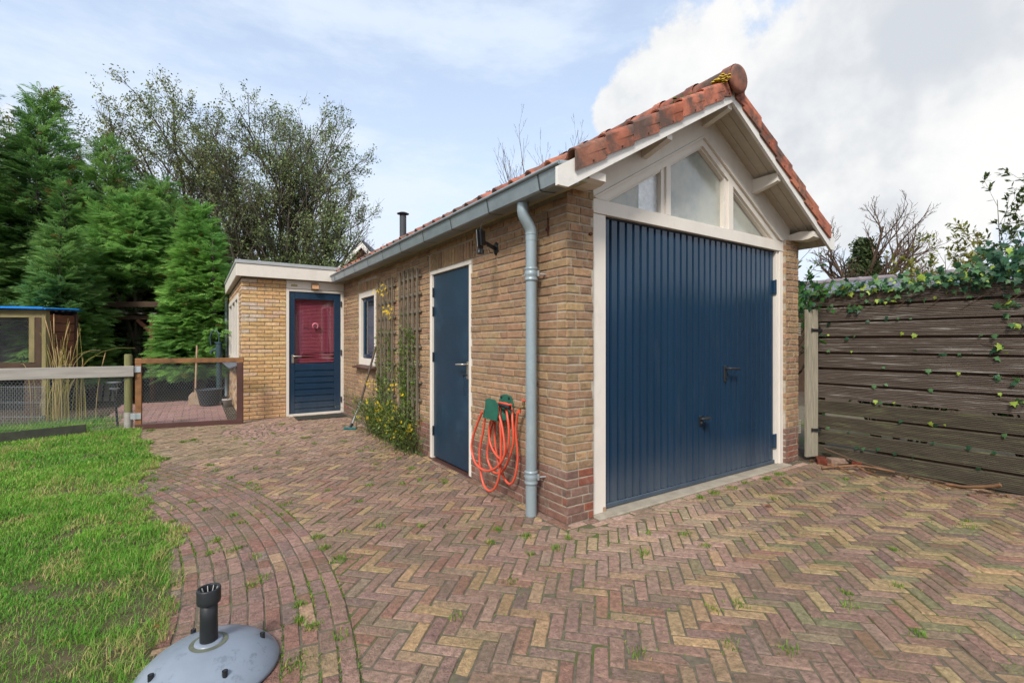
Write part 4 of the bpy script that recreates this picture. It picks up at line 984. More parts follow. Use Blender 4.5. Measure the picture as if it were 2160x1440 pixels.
def shade_tint(c1, c2, n, lo=.7, hi=1.25):
    t = NR.uniform(0, 1, (n, 1)); return (np.array(c1) * (1 - t) + np.array(c2) * t) * NR.uniform(lo, hi, (n, 1))

# ================================================================ TREES BEHIND
def conifer(label, x, y, H, rad, base, nb, seed, per=24, thin=1.0, c1=srgb(86, 132, 78), c2=srgb(150, 186, 102), top=None, squash=None):
    t = thing('cypress_tree', label, 'tree', (x, y, 0), 'cypress trees along the back')
    g = random.Random(seed); mb = MB(); mb.tube([(x, y, -.1), (x + .05, y, H * .5), (x, y, H * .97)], [.13, .08, .012], 7, cap=False)
    pos = []; dr = []; sz = []; ag = []
    lead = [(x, y, H, rad * .95, base, nb // 2)]           # main leader, then side leaders that make the outline uneven
    for k in range(5):
        a = 1.257 * k + g.uniform(-.3, .3); o = rad * g.uniform(.45, .85); lead.append((x + o * math.cos(a), y + o * math.sin(a), base + (H - base) * g.uniform(.48, .92), rad * g.uniform(.45, .68), base, nb // 7))
    for lx_, ly_, lH, lr, lb, ln in lead:
        if lx_ != x: mb.tube([(x, y, lb * .5), (lx_, ly_, lb + .4), (lx_, ly_, lH * .96)], [.05, .04, .008], 5, cap=False)
        for b in range(ln):
            u = (b + g.random()) / ln; z = lb + (lH - lb) * (u ** 1.1)
            prof = (1 - u) ** .6 if u > .12 else .86 + .14 * u / .12
            az = b * 2.39996 + g.uniform(-.4, .4); R = lr * prof * g.uniform(.65, 1.25) + .10
            elev = .30 + .55 * u * u + g.uniform(-.25, .30)
            d0 = Vector((math.cos(az) * math.cos(elev), math.sin(az) * math.cos(elev), math.sin(elev)))
            p0 = Vector((lx_, ly_, z - R * math.sin(elev) * .6)); tip = p0 + d0 * R
            mb.tube([p0, p0 + d0 * (R * .5) + Vector((0, 0, .05 * R)), tip], [.018, .012, .004], 4, cap=False)
            npb = max(8, int(per * (R / rad) ** 1.1)); sdv = Vector((-math.sin(az), math.cos(az), 0))
            for k in range(npb):       # a flat plume: fronds fan out sideways from the outer branch and droop at the tip
                s_ = .26 + .78 * (k + g.random()) / npb; lat = g.gauss(0, .30) * (.35 + .65 * s_) * min(1., 1.5 - s_)
                q = p0 + d0 * (R * s_) + sdv * (lat * min(R, 1.)) + Vector((0, 0, g.gauss(0, .04) + .05 * R * math.sin(math.pi * min(1, s_)) - .10 * lat * lat))
                pos.append(q); dr.append(d0 * .9 + sdv * (lat * 2.0 + g.gauss(0, .3)) + Vector((0, 0, g.uniform(-.55, .10)))); sz.append(g.uniform(.13, .27) * thin); ag.append(min(1, s_))
    pos = np.array(pos); dr = np.array(dr); n = len(pos)
    # clumps share a tone: young green tips on some branches, bluish on others
    tone = vnoise(pos[:, 0] * 1.3 + pos[:, 2], pos[:, 1] * 1.3 - pos[:, 2] * .7, 1.1, seed)[:, None]
    tone = np.clip(.15 + .55 * tone + .55 * (np.array(ag)[:, None] - .6), 0, 1)
    tint = (np.array(c1) * (1 - tone) + np.array(c2) * tone) * NR.uniform(.7, 1.3, (n, 1))
    brown = NR.uniform(0, 1, (n, 1)) < .02; tint = np.where(brown, np.array(srgb(120, 92, 52)), tint)
    mb.build('trunk', 'bark', t)
    put('crown', t, FR_V, FR_F, pos, dr, np.array(sz), tint, 'needle', roll=NR.normal(0, .35, n)); return t
CF = 'tall dark green cypress '
conifer(CF + 'at the left edge behind the blue-roofed hutch', -6.6, 13.0, 7.6, 1.75, .3, 400, 1, 72, 1.4)
conifer(CF + 'with slim spire tips, second from the left', -5.25, 13.3, 7.3, 1.75, .4, 400, 2, 72, 1.4)
conifer('loose-topped cypress left of the dark shelter opening', -4.0, 12.9, 6.2, 1.6, .5, 320, 3, 66, 1.4)
conifer('short bright green cypress right beside the annex', -2.12, 10.2, 4.3, .66, .55, 330, 4, 56, 1.25, c1=srgb(90, 142, 74), c2=srgb(158, 200, 102))
conifer('low bushy cypress above the shelter roof', -3.35, 11.6, 4.7, 1.0, 2.5, 220, 5, 60, 1.35, c1=srgb(86, 138, 76), c2=srgb(148, 188, 98))
conifer('cypress between hutch and shelter, reaching low to the ground', -4.42, 10.3, 3.5, .52, .5, 230, 6, 52, 1.3)
conifer('dark cypress filling the gap above the shelter, behind the low bushy one', -2.95, 12.9, 5.5, 1.1, 2.3, 230, 7, 60, 1.4)
conifer('cypress behind the two tallest, filling the left edge', -6.0, 15.0, 6.6, 1.6, .6, 280, 8, 60, 1.5)

HL1, HL1F = leafcluster(6, .06, .062, .020, 5)
def holly(label, x, y, stems, seed, ncl, c1, c2, H, dense):
    t = thing('holly_tree', label, 'tree', (x, y, 0), 'holly trees behind the annex'); g = random.Random(seed); sk = []
    for (dx, dy, L, r) in stems:
        sk += skeleton((x + dx * .15, y + dy * .15, -.1), (dx, dy, 1.0), L, r, 4, {4: 11, 3: 7, 2: 5, 1: 4}, g, upw=.16, wob=.13, spread=.82, shrink=.50, start=.22)
    wood('trunk', [s if s[2] >= 1 else ([s[0][0], s[0][2], s[0][5]], [.004, .003, .002], 0) for s in sk if s[2] >= 1 or g.random() < .7], 'bark', t, .0035)
    tw = [s for s in sk if s[2] <= 2]; pos = []; dr = []
    while len(pos) < ncl:
        pts, rad, dep = g.choice(tw); u = g.random() ** .6 * (len(pts) - 1.001); i = int(u); p = pts[i].lerp(pts[i + 1], u - i)
        if g.random() < .35 and p.z > H * .55: continue
        pos.append(p + Vector((g.gauss(0, .05), g.gauss(0, .05), g.gauss(0, .05)))); dr.append(pts[i + 1] - pts[i])
    for k in range(dense[0]):      # thick leafy skirt low down
        a = g.uniform(0, 6.28); rr = dense[1] * math.sqrt(g.random()); z = dense[2] + (dense[3] - dense[2]) * g.random(); lim = 1.1 - .5 * ((z - dense[2]) / (dense[3] - dense[2])) ** 2
        if (math.sin(a * 5 + z * 3) + math.sin(z * 4.1 + a * 2)) < -.9: continue
        pos.append(Vector((x + dense[4] + math.cos(a) * rr * lim, y + math.sin(a) * rr * lim * .8, z))); dr.append(Vector((math.cos(a), math.sin(a), g.uniform(-.2, .8))))
    dr = [d for p, d in zip(pos, dr) if not (p.x > 2.0 - .3 * (p.z - 4) and p.z < 5.3)]; pos = [p for p in pos if not (p.x > 2.0 - .3 * (p.z - 4) and p.z < 5.3)]
    pos = np.array(pos); n = len(pos); dr = np.array(dr) + NR.normal(0, .02, (n, 3))
    put('crown', t, HL1, HL1F, pos, dr, NR.uniform(.75, 1.45, n), shade_tint(c1, c2, n, .6, 1.3), 'leaf', roll=NR.uniform(0, 6.28, n)); return t
holly('big open holly tree rising behind the annex roof', .35, 14.6, [(0, 0, 7.6, .13), (.24, -.12, 6.6, .10), (-.24, .06, 6.9, .10), (.46, -.3, 5.0, .09), (.12, .1, 7.0, .08), (-.1, -.15, 6.6, .08), (.62, -.38, 3.8, .07), (-.40, .0, 6.6, .08), (-.16, .05, 7.4, .09)], 21, 9500, srgb(88, 108, 66), srgb(146, 158, 104), 9.0, (4200, 2.0, 1.6, 4.0, .1))
holly('spreading olive-green holly between the cypresses and the big holly', -2.6, 16.4, [(0, 0, 7.4, .12), (.32, -.1, 6.2, .09), (-.32, .05, 6.8, .09), (-.55, 0, 5.6, .08), (.2, .2, 7, .08)], 22, 7000, srgb(102, 116, 66), srgb(156, 160, 100), 9.0, (3600, 2.2, 1.8, 4.8, .5))

g = random.Random(31)
bt = thing('bare_tree', 'leafless young tree rising behind the tiled roof', 'tree', (5.55, 7.95, 0)); sk = []
for dx, dy, L in ((-.10, .07, 5.3), (.0, 0, 5.9), (.05, -.03, 6.2), (-.04, .05, 5.6), (-.16, .11, 4.7), (.10, -.07, 5.4)):
    sk += skeleton((5.55 + dx * .3, 7.95 + dy * .3, -.1), (dx, dy, 1), L, .034, 3, {3: 7, 2: 4, 1: 2}, g, upw=.22, wob=.10, spread=.5, shrink=.42, start=.35)
wood('trunk', sk, 'twig', bt, .003)
ps = np.array([Vector((5.3 + g.gauss(0, .35), 8.2 + g.gauss(0, .3), 4.9 + g.gauss(0, .3))) for _ in range(420)])
put('crown', bt, HL1, HL1F, ps, unit(420), NR.uniform(.7, 1.2, 420), shade_tint(srgb(84, 84, 52), srgb(120, 104, 66), 420), 'leaf')

iv = thing('ivy_clad_tree', 'bare spreading tree with ivy-clad trunk beyond the slate roof', 'tree', (21.4, 5.8, 0)); sk = []; g = random.Random(33)
for dx, dy, L in ((0, 0, 4.3), (-.5, .3, 3.7), (.45, -.3, 4.0), (.9, -.6, 3.8), (-.9, .5, 3.2), (.2, 0, 4.1), (1.4, -.9, 3.5)):
    sk += skeleton((21.4, 5.8, 1.8), (dx, dy, 1), L, .10, 3, {3: 10, 2: 6, 1: 4}, g, upw=.10, wob=.15, spread=.75, shrink=.46, start=.3)
wood('trunk', sk + [([Vector((21.4, 5.8, -.1)), Vector((21.4, 5.8, 1.9))], [.3, .22], 3)], 'twig', iv, .006)
n = 3200; a = NR.uniform(0, 6.28, n); zz = NR.uniform(2.2, 5.6, n); rr = (1.15 - .95 * (zz - 2.2) / 3.4) * (.75 + .35 * np.sin(zz * 5 + a * 2)) * np.sqrt(NR.uniform(.2, 1, n))
ps = np.stack([21.3 + rr * np.cos(a) * .9 - .3 * (zz < 3.6), 5.85 + rr * np.sin(a), zz], 1)
put('crown', iv, HL1, HL1F, ps, unit(n), NR.uniform(1.5, 2.6, n), shade_tint(srgb(44, 66, 34), srgb(92, 104, 62), n), 'leaf')

# ---- shrubs beyond the fence on the right
def stemshrub(name, label, x, y, stems, H, lean, nl, size, c1, c2, seed, zmin=1.2, cat='shrub'):
    t = thing(name, label, cat, (x, y, 0)); g = random.Random(seed); sk = []
    for k in range(stems):
        a = g.uniform(0, 6.28); sk += skeleton((x + .15 * math.cos(a), y + .15 * math.sin(a), -.05), (lean * math.cos(a), lean * math.sin(a), 1), H * g.uniform(.75, 1.05), .012, 2, {2: 9, 1: 4}, g, upw=.05, wob=.09, spread=.8, shrink=.27, start=.4)
    wood('stems', sk, 'twig', t, .002)
    tw = [s for s in sk if s[2] <= 1]; pos = []; dr = []; tries = 0
    while len(pos) < nl and tries < nl * 30:
        tries += 1; pts, rad, dep = g.choice(tw); u = g.random() * (len(pts) - 1.001); i = int(u); p = pts[i].lerp(pts[i + 1], u - i)
        if p.z < zmin: continue
        pos.append(p); dr.append((pts[i + 1] - pts[i]).normalized() + Vector((g.gauss(0, .5), g.gauss(0, .5), g.gauss(-.25, .4))))
    n = len(pos); put('foliage', t, LEAF_V, LEAF_F, np.array(pos), np.array(dr), NR.uniform(.7, 1.25, n) * size, shade_tint(c1, c2, n, .65, 1.3), 'leaf', roll=NR.normal(0, .6, n)); return t
stemshrub('bamboo_clump', 'tall sparse bamboo with dark drooping leaves at the right edge', 9.35, -.95, 8, 3.75, .10, 1000, .085, srgb(66, 88, 54), srgb(106, 120, 64), 41, 2.7, 'bamboo')
stemshrub('bamboo_clump', 'yellow-green bushy bamboo left of the taller one', 9.3, .25, 16, 3.15, .14, 2200, .085, srgb(112, 118, 48), srgb(150, 146, 70), 42, 2.0, 'bamboo')
stemshrub('laurel_shrub', 'glossy upright shrub squeezed between garage pier and fence', 3.95, .75, 10, 2.35, .16, 900, .075, srgb(44, 86, 34), srgb(80, 124, 46), 43, .5)

# ---- neighbour's slate roof with ridge tiles
nb = thing('neighbour_shed', 'low neighbouring roof of grey slates with ridge tiles behind the fence', 'shed', (12.9, 1.0, 0))
A, B = Vector((12.3, 4.2, 2.93)), Vector((13.55, -2.6, 2.93)); al = (B - A).normalized(); ac = Vector((-al.y, al.x, 0)) 
if ac.x > 0: ac = -ac
mb = MB(); e = ac * 1.5 + Vector((0, 0, -.72)); e2 = -ac * 1.5 + Vector((0, 0, -.72)); dn = Vector((0, 0, -.06))
mb.add([A, B, B + e, A + e, B + e2, A + e2], [(0, 3, 2, 1), (0, 1, 4, 5)]); rf = mb.build('roof', 'slate', nb)
mb = MB(); q = [A + e * .93, B + e * .93, B + e2 * .93, A + e2 * .93]; q0 = [Vector((p.x, p.y, -.1)) for p in q]; mb.add(q + q0, [(0, 1, 5, 4), (1, 2, 6, 5), (2, 3, 7, 6), (3, 0, 4, 7)]); mb.add([A, q[0], q[3], B, q[1], q[2]], [(0, 1, 2), (3, 5, 4)]); mb.build('wall', 'timber_dark', nb)
L = (B - A).length
for i in range(4):
    for r in range(3):
        pass
k = 0
while k * .36 < L:
    p = A + al * (k * .36); mb = MB(); mb.tube([p + Vector((0, 0, .01)), p + al * .32 + Vector((0, 0, .01)), p + al * .33 + Vector((0, 0, .01)), p + al * .385 + Vector((0, 0, .01))], [.085, .085, .10, .10], 10); mb.build('ridge_tile', 'ridge_grey', rf); k += 1
nrm = al.cross(e.normalized());
if nrm.z < 0: nrm = -nrm
for r in range(5):
    for i in range(17):
        s0 = A + al * (i * .42 + (.2 if r % 2 else 0)) + e * (r * .2) + nrm * .012; mb = MB()
        mb.obox(s0 + al * .2 + e * .105, (al, e.normalized(), nrm), (.205, e.length * .115, .006), .002); mb.build('slate', 'slate', rf)

# ---- distant house gable
hs = thing('distant_house', 'distant brick house gable with white bargeboards behind the trees', 'house', (6.7, 28, 0))
hx, hy = 6.75, 28.2; apex = 7.75; hw = 2.9; ez = 4.6
u = Vector((.86, -.5, 0)); v = Vector((.5, .86, 0)); O = Vector((hx, hy, 0))
mb = MB(); mb.prism([(-hw, 0), (hw, 0), (hw, ez), (0, apex - .25), (-hw, ez)], O, (u, (0, 0, 1), v), 7); mb.build('wall', 'far_brick', hs)
for sg in (-1, 1):
    mb = MB(); p0 = O - v * .35 + Vector((0, 0, apex)); p1 = O - v * .35 + u * (sg * 3.3) + Vector((0, 0, ez - .55)); d = (p1 - p0).normalized(); n_ = d.cross(v).normalized()
    if n_.z < 0: n_ = -n_
    mb.add([p0 + n_ * .12, p1 + n_ * .12, p1 + n_ * .12 + v * 7.5, p0 + n_ * .12 + v * 7.5, p0, p1, p1 + v * 7.5, p0 + v * 7.5], [(0, 1, 2, 3), (4, 7, 6, 5), (0, 4, 5, 1), (1, 5, 6, 2)]); mb.build('roof', 'far_roof', hs)
    mb = MB(); q = [p0 - Vector((0, 0, .05)), p1 - Vector((0, 0, .05)), p1 - Vector((0, 0, .42)), p0 - Vector((0, 0, .42))]; mb.add(q + [p - v * .04 for p in q], [(0, 1, 2, 3), (7, 6, 5, 4), (3, 2, 6, 7), (0, 4, 5, 1)]); mb.build('bargeboard', 'white_barge', hs)
mb = MB(); p = O - v * .02; mb.obox(p + Vector((0, 0, 5.4)), (u, v, (0, 0, 1)), (.5, .04, .6), .01); wd = mb.build('window', 'white_barge', hs)
mb = MB(); mb.obox(p - v * .05 + Vector((0, 0, 5.4)), (u, v, (0, 0, 1)), (.42, .01, .52), 0); mb.build('pane', 'interior_shade', wd)  # the dark of the room is put into the pane's colour

# ================================================================ RIGHT FENCE
fe = thing('board_fence', 'dark weathered fence of wide grooved boards with gaps', 'fence', (3.58, -1.5, 0)); FX = 3.56
bprof = []
nG = 9; bh = .141
for k in range(nG):
    z = k * bh / nG; bprof += [(0, z + .001), (0, z + bh / nG * .62), (.004, z + bh / nG * .70), (.004, z + bh / nG * .95)]
bprof = [(-x, z) for x, z in bprof]
for i in range(11):
    z0 = 1.675 - i * .1662 + rnd.uniform(-.004, .004); tilt = rnd.uniform(-.006, .006); mb = MB()
    poly = [(FX + (.0 if p[0] == 0 else .0065), p[1]) for p in bprof] + [(FX + .024, bh), (FX + .024, 0)]
    n = len(poly); ya, yb = .02, -3.4
    mb.add([(x, ya, z + z0 + tilt) for x, z in poly] + [(x, yb, z + z0 - tilt) for x, z in poly], [tuple(range(n)), tuple(range(2 * n - 1, n - 1, -1))] + [(k, n + k, n + (k + 1) % n, (k + 1) % n) for k in range(n)])
    mb.build('board', 'fence_board' if i < 7 else 'fence_board_mossy', fe)
for y in (-.06, -1.86, -3.3):
    mb = MB(); mb.box(FX + .049, FX + .12, y - .035, y + .035, -.1, 1.86, .004); mb.build('post', 'timber_dark', fe)
for i in range(10):  # dark boards added behind the gaps so that the gaps read black
    if i in (6, 8): continue
    z0 = 1.675 - i * .1662; mb = MB(); mb.box(FX + .030, FX + .046, -3.4 if i != 7 else -3.3, -.10 - .5 * (i in (7, 9)), z0 - .055, z0 + .03, .002); mb.build('gap_darkener', 'timber_dark', fe)
gp = thing('gate_post', 'upright grey weathered double board beside the garage pier', 'post', (3.42, -.04, 0))
for k, (a, b) in enumerate(((3.345, 3.425), (3.428, 3.515))):
    mb = MB(); mb.obox(((a + b) / 2, -.05 - .02 * k, .835), ((.97, -.22, 0), (.22, .97, 0), (0, 0, 1)), ((b - a) / 2, .016, .80), .003); mb.build('board', 'wood_grey', gp)
for z, L in ((1.415, .20), (.33, .12)):
    mb = MB(); mb.bar((3.40, -.078, z), (3.40 + L, -.122, z - .004), .028, .005, (0, -1, 0), .001); mb.tube([(3.40, -.082, z - .02), (3.40, -.082, z + .02)], .007, 6)
    for q in (.03, .09): mb.lathe([(0, .004), (.006, .002), (.007, -.002)], (3.40 + q, -.086 - q * .22, z), 6, ((1, 0, 0), (0, 0, 1), (0, -1, 0)))
    mb.build('strap_hinge', 'iron_black', gp)
for z in (1.42, .36):
    mb = MB()
    for k in range(6): mb.box(3.275, 3.335, -.0, .028, z - .07 + k * .025, z - .051 + k * .025, .003)
    mb.box(3.27, 3.34, .029, .05, z - .075, z + .085, .003); mb.build('spacer_block', 'wood_grey', gp)

# ---- ivy over the fence
iv = thing('ivy', 'ivy trailing along the top of the dark board fence', 'ivy', (FX, -1.2, 1.8))
G1, G2, G3 = srgb(46, 84, 58), srgb(84, 122, 76), srgb(164, 186, 78)
lp = []
def ivl(x, y, z, s, c=None):
    out = Vector((-1, rnd.gauss(0, .5), rnd.gauss(.35, .5))).normalized()          # the leaf faces outwards
    dn = Vector((rnd.gauss(0, .3), rnd.gauss(0, .6), -1)); dn = (dn - out * dn.dot(out)).normalized()
    t = c or ([G1, G2, G3][rnd.choices((0, 1, 2), (5, 5, 1.6))[0]]); lp.append((Vector((x, y, z)), dn, out, s, jit(t, .25)))
for k in range(520):
    y = .02 - 2.6 * rnd.random() ** .75; f_ = min(1, max(0, (-y + .1) / 1.9)); zc = 1.825 + .05 * f_; 
    ivl(FX - rnd.uniform(.0, .05 + .07 * f_), y, zc + rnd.gauss(.02, .026 + .04 * f_), rnd.uniform(.032, .075))
for k in range(300):
    y = -1.35 - 1.2 * rnd.random(); ivl(FX - rnd.uniform(-.15, .12), y, 1.93 + rnd.gauss(0, .09) + .04 * (-y - 1.35), rnd.uniform(.05, .095), rnd.choice([G1, G1, G2]))
for k in range(240):
    ivl(3.50 + rnd.uniform(-.17, .3), .12 + rnd.gauss(0, .14), 1.72 + rnd.gauss(0, .12), rnd.uniform(.04, .075), rnd.choice([G1, G2, srgb(60, 112, 44)]))
for k in range(190):
    b = rnd.randrange(0, 10); y = -.1 - 2.3 * rnd.random(); z = 1.675 - b * .1662 - .01 + rnd.gauss(0, .012)
    if rnd.random() < (.75 if b < 3 else .35): ivl(FX - rnd.uniform(.003, .02), y, z + .02, rnd.uniform(.025, .055))
tr_ = []
for (y, z) in ((-.60, 1.70), (-.45, 1.66), (-.72, 1.72), (-.38, 1.63), (-1.55, 1.60), (-1.62, 1.44), (-1.5, 1.25), (-1.55, .98), (-1.6, .78), (-.02, 1.52), (.0, .33)):
    tr_.append((y, z))
    for k in range(5): ivl(FX - .015, y + rnd.gauss(0, .05), z + rnd.gauss(0, .02), rnd.uniform(.03, .075), rnd.choice([G3, G2, G2, G1]))
pl = []
for p, dn, out, s, t in lp:
    sdv = out.cross(dn); mb = MB(); mb.tint = t
    mb.add([p + dn * (v[0] * s) + sdv * (v[1] * s) + out * (v[2] * s) for v in IVY_V], [tuple(int(i) for i in f) for f in IVY_F], True); pl.append((seen(p, s * s, out), mb))
pieces(pl, 'leaf', 'leaf', iv, 300, 'foliage')
mb = MB()
for k in range(9):
    y = -.2 - .25 * k; pts = [(FX - .02, y + .11 * i, 1.79 - .012 * i * i + rnd.gauss(0, .008)) for i in range(5)]; mb.tube(pts, .0028, 5)
for y, z in tr_: mb.tube([(FX - .006, y + .12, z + .02), (FX - .014, y + .04, z + .008), (FX - .012, y - .08, z - .01)], .0024, 5)
mb.build('stems', 'twig', iv, kind='stuff')
# ---- greenery standing close behind the fence, seen through its gaps
stemshrub('hedge_shrub', 'bright leafy shrub just behind the fence boards', 4.35, -.55, 26, 1.5, .32, 3400, .075, srgb(66, 110, 36), srgb(120, 160, 60), 44, .02)
stemshrub('hedge_shrub', 'darker leafy shrub behind the near end of the fence', 4.4, -1.7, 26, 1.6, .32, 3400, .075, srgb(44, 84, 34), srgb(90, 130, 50), 45, .02)

# ---- loose bricks and dead branches at its foot
for k, (c, rz, lab) in enumerate((((3.36, -.19, .025), .5, 'dark red loose brick at the foot of the grey post'), ((3.50, -.285, .025), -.55, 'grey loose brick between two red ones by the fence'), ((3.575, -.44, .02), .3, 'small red loose brick partly under the fence'))):
    mb = MB(); mb.tint = srgb(110, 56, 42) if k != 1 else srgb(150, 124, 108); mb.obox(c, ((math.cos(rz), math.sin(rz), 0), (-math.sin(rz), math.cos(rz), 0), (0, 0, 1)), (.095, .045, .028), .006)
    mb.build('loose_brick', 'brick', None, label=lab, category='brick', group='loose bricks at the fence foot')
def stick(label, pts, r0, r1, forks=(), m='branch_wood'):
    mb = MB(); n = len(pts); mb.tube(pts, [r0 + (r1 - r0) * i / (n - 1) for i in range(n)], 7)
    for i, q in forks: mb.tube([pts[i]] + q, [r1 * 1.1, r1 * .9, r1 * .6][:len(q) + 1], 6)
    mb.build('dead_branch', m, None, label=label, category='branch', group='dead branches by the fence')
stick('forked brown branch lying nearest the loose bricks', [(3.06, -.32, .02), (3.22, -.40, .03), (3.33, -.52, .05), (3.40, -.66, .045), (3.44, -.80, .03)], .012, .009, [(1, [(3.12, -.52, .018), (3.06, -.68, .012)]), (2, [(3.28, -.62, .02), (3.2, -.76, .012)])])
stick('long dark branch along the bottom board', [(3.50, -.16, .13), (3.52, -.45, .05), (3.50, -.8, .02), (3.46, -1.15, .015), (3.44, -1.3, .014)], .010, .008, m='twig')
stick('thick curved branch pointing up at its right end', [(3.42, -1.18, .012), (3.40, -1.30, .022), (3.38, -1.42, .055), (3.37, -1.50, .085), (3.365, -1.535, .105)], .013, .017)

# ================================================================ TRELLISES AND WINTER JASMINE
def trellis(label, y0, y1, z0, z1, nv):
    t = thing('trellis', label, 'trellis', (-.03, (y0 + y1) / 2, z0), 'wooden trellises on the side wall')
    for k in range(nv):
        y = y0 + (y1 - y0) * k / (nv - 1); mb = MB(); mb.box(-.056, -.036, y - .014, y + .014, z0 + rnd.uniform(-.02, .02), z1 + rnd.uniform(-.015, .015), .002); mb.build('upright', 'trellis_wood', t)
    n = int((z1 - z0) / .205)
    for k in range(n):
        z = z1 - .10 - k * .205; mb = MB(); mb.box(-.034, -.016, y0 - .06, y1 + .06, z - .014, z + .014, .002); mb.build('slat', 'trellis_wood', t)
trellis('left wooden trellis, nearer the small window', 3.44, 4.03, .42, 2.12, 5)
trellis('right wooden trellis, next to the blue side door', 2.60, 3.16, .38, 2.15, 5)
FL_V = []; FL_F = []
for k in range(6):
    a = k * math.pi / 3; b = len(FL_V); FL_V += [(0, 0, 0), (.55 * math.cos(a - .35), .55 * math.sin(a - .35), .1), (math.cos(a), math.sin(a), .25), (.55 * math.cos(a + .35), .55 * math.sin(a + .35), .1)]; FL_F += [(b, b + 1, b + 2), (b, b + 2, b + 3)]
FL_V = np.array(FL_V); FL_F = np.array(FL_F)
def jasmine(label, yc, wy, seed, nst, ncl, blooms):
    t = thing('winter_jasmine', label, 'shrub', (-.15, yc, gz(0, yc)), 'jasmine bushes on the trellises'); g = random.Random(seed); mb = MB(); st = []
    for k in range(nst):
        y = yc + g.gauss(0, wy * .5); p = Vector((-.10 + g.gauss(0, .05), y, gz(0, y))); L = g.uniform(.35, .95); out = -abs(g.gauss(.10, .30)); sy = g.gauss(0, .45)
        pts = []
        for i in range(7):
            s_ = i / 6; pts.append(p + Vector((out * L * s_ ** 1.5 * .8 - .02, sy * L * s_ ** 1.5, L * (s_ - .42 * s_ * s_))))
        st.append(pts)
    for k in range(nst // 5):      # stems climbing behind and through the trellis
        y = yc + g.uniform(-wy, wy) * .7; p = Vector((-.03, y, gz(0, y))); L = 1.4 * g.random() ** .6 + (.55 if g.random() < .2 else .1); ph = g.uniform(0, 6)
        pts = [p + Vector((-.006 + .022 * math.sin(ph + i), .09 * math.sin(ph + i * 1.3), L * i / 8)) for i in range(9)]; st.append(pts)
    for pts in st: mb.tube(pts, [.0035 - .0018 * i / (len(pts) - 1) for i in range(len(pts))], 4, cap=False)
    mb.build('stems', 'jasmine_stem', t)
    pos = []; dr = []
    while len(pos) < ncl:
        pts = g.choice(st) if g.random() < .55 else g.choice(st[nst:]); u = g.random() ** .8 * (len(pts) - 1.001); i = int(u); p = pts[i].lerp(pts[i + 1], u - i)
        if p.z > 1.45 and g.random() < .85: continue
        pos.append(p + Vector((g.gauss(-.005, .016), g.gauss(0, .03), g.gauss(0, .03)))); dr.append(Vector((-.5, g.gauss(0, .7), g.gauss(.3, .6))))
    n = len(pos); put('foliage', t, LEAF_V, LEAF_F, np.array(pos), np.array(dr), NR.uniform(.022, .046, n), shade_tint(srgb(78, 104, 46), srgb(128, 146, 66), n, .6, 1.3), 'leaf', roll=NR.normal(0, .8, n))
    fp = []
    for (y, z, k_) in blooms:
        for q in range(k_): fp.append((-.10 - abs(g.gauss(0, .05)), y + g.gauss(0, .035), z + g.gauss(0, .035)))
    for k in range(60):
        pts = g.choice(st[:nst]); i = g.randrange(2, 7); fp.append(tuple(pts[i] + Vector((-.015, 0, .01))))
    fp = np.array(fp); n = len(fp); dd = np.stack([np.full(n, -1.), NR.normal(-.3, .5, n), NR.normal(.2, .5, n)], 1); M = frames(dd)[:, :, [1, 2, 0]]
    V, Fc = scatter(FL_V, FL_F, fp, M, NR.uniform(.014, .024, n)); npmesh('flowers', V, Fc, 'petal', t, kind='stuff')

jasmine('yellow-flowering jasmine sprawling at the foot of the left trellis', 3.72, .42, 51, 150, 4200, [(3.62, 1.95, 16), (3.50, 1.98, 10), (3.36, 1.66, 14), (3.26, 1.70, 10), (4.15, .75, 7), (4.25, .68, 6), (3.9, .70, 6), (3.7, .45, 6), (3.5, .40, 6), (3.75, .22, 6)])
jasmine('yellow-flowering jasmine climbing the right trellis by the blue door', 2.92, .34, 52, 120, 4000, [(3.05, .72, 7), (2.9, .66, 6), (3.1, .45, 6), (2.65, .3, 7), (2.72, .18, 6), (3.0, .15, 5)])

# ================================================================ THINGS ON AND AGAINST THE SIDE WALL
br = thing('broom', 'long-handled broom with teal bristles leaning on the side wall', 'broom', (-.36, 4.35, .03))
mb = MB(); mb.tube([(-.315, 4.35, .11), (-.19, 4.30, .46)], .013, 10); mb.build('lower_tube', 'galvanised', br)
mb = MB(); mb.tube([(-.20, 4.304, .44), (-.012, 4.22, 1.215)], .0155, 10); mb.build('handle', 'pole_brown', br)
mb = MB(); mb.tube([(-.335, 4.358, .06), (-.31, 4.348, .125)], .018, 10); mb.build('socket', 'black_plastic', br)
mb = MB(); mb.obox((-.34, 4.36, .058), ((.83, -.55, 0), (.55, .83, 0), (0, 0, 1)), (.09, .020, .010), .004); mb.build('head', 'teal', br)
mb = MB()
for k in range(220):
    a, b = rnd.uniform(-.088, .088), rnd.uniform(-.018, .018); x, y = -.34 + .83 * a + .55 * b, 4.36 - .55 * a + .83 * b; mb.tube([(x, y, .05), (x + rnd.gauss(0, .012), y + rnd.gauss(0, .012), .038)], .0018, 3, cap=False)
mb.build('bristles', 'teal', br, kind='stuff')

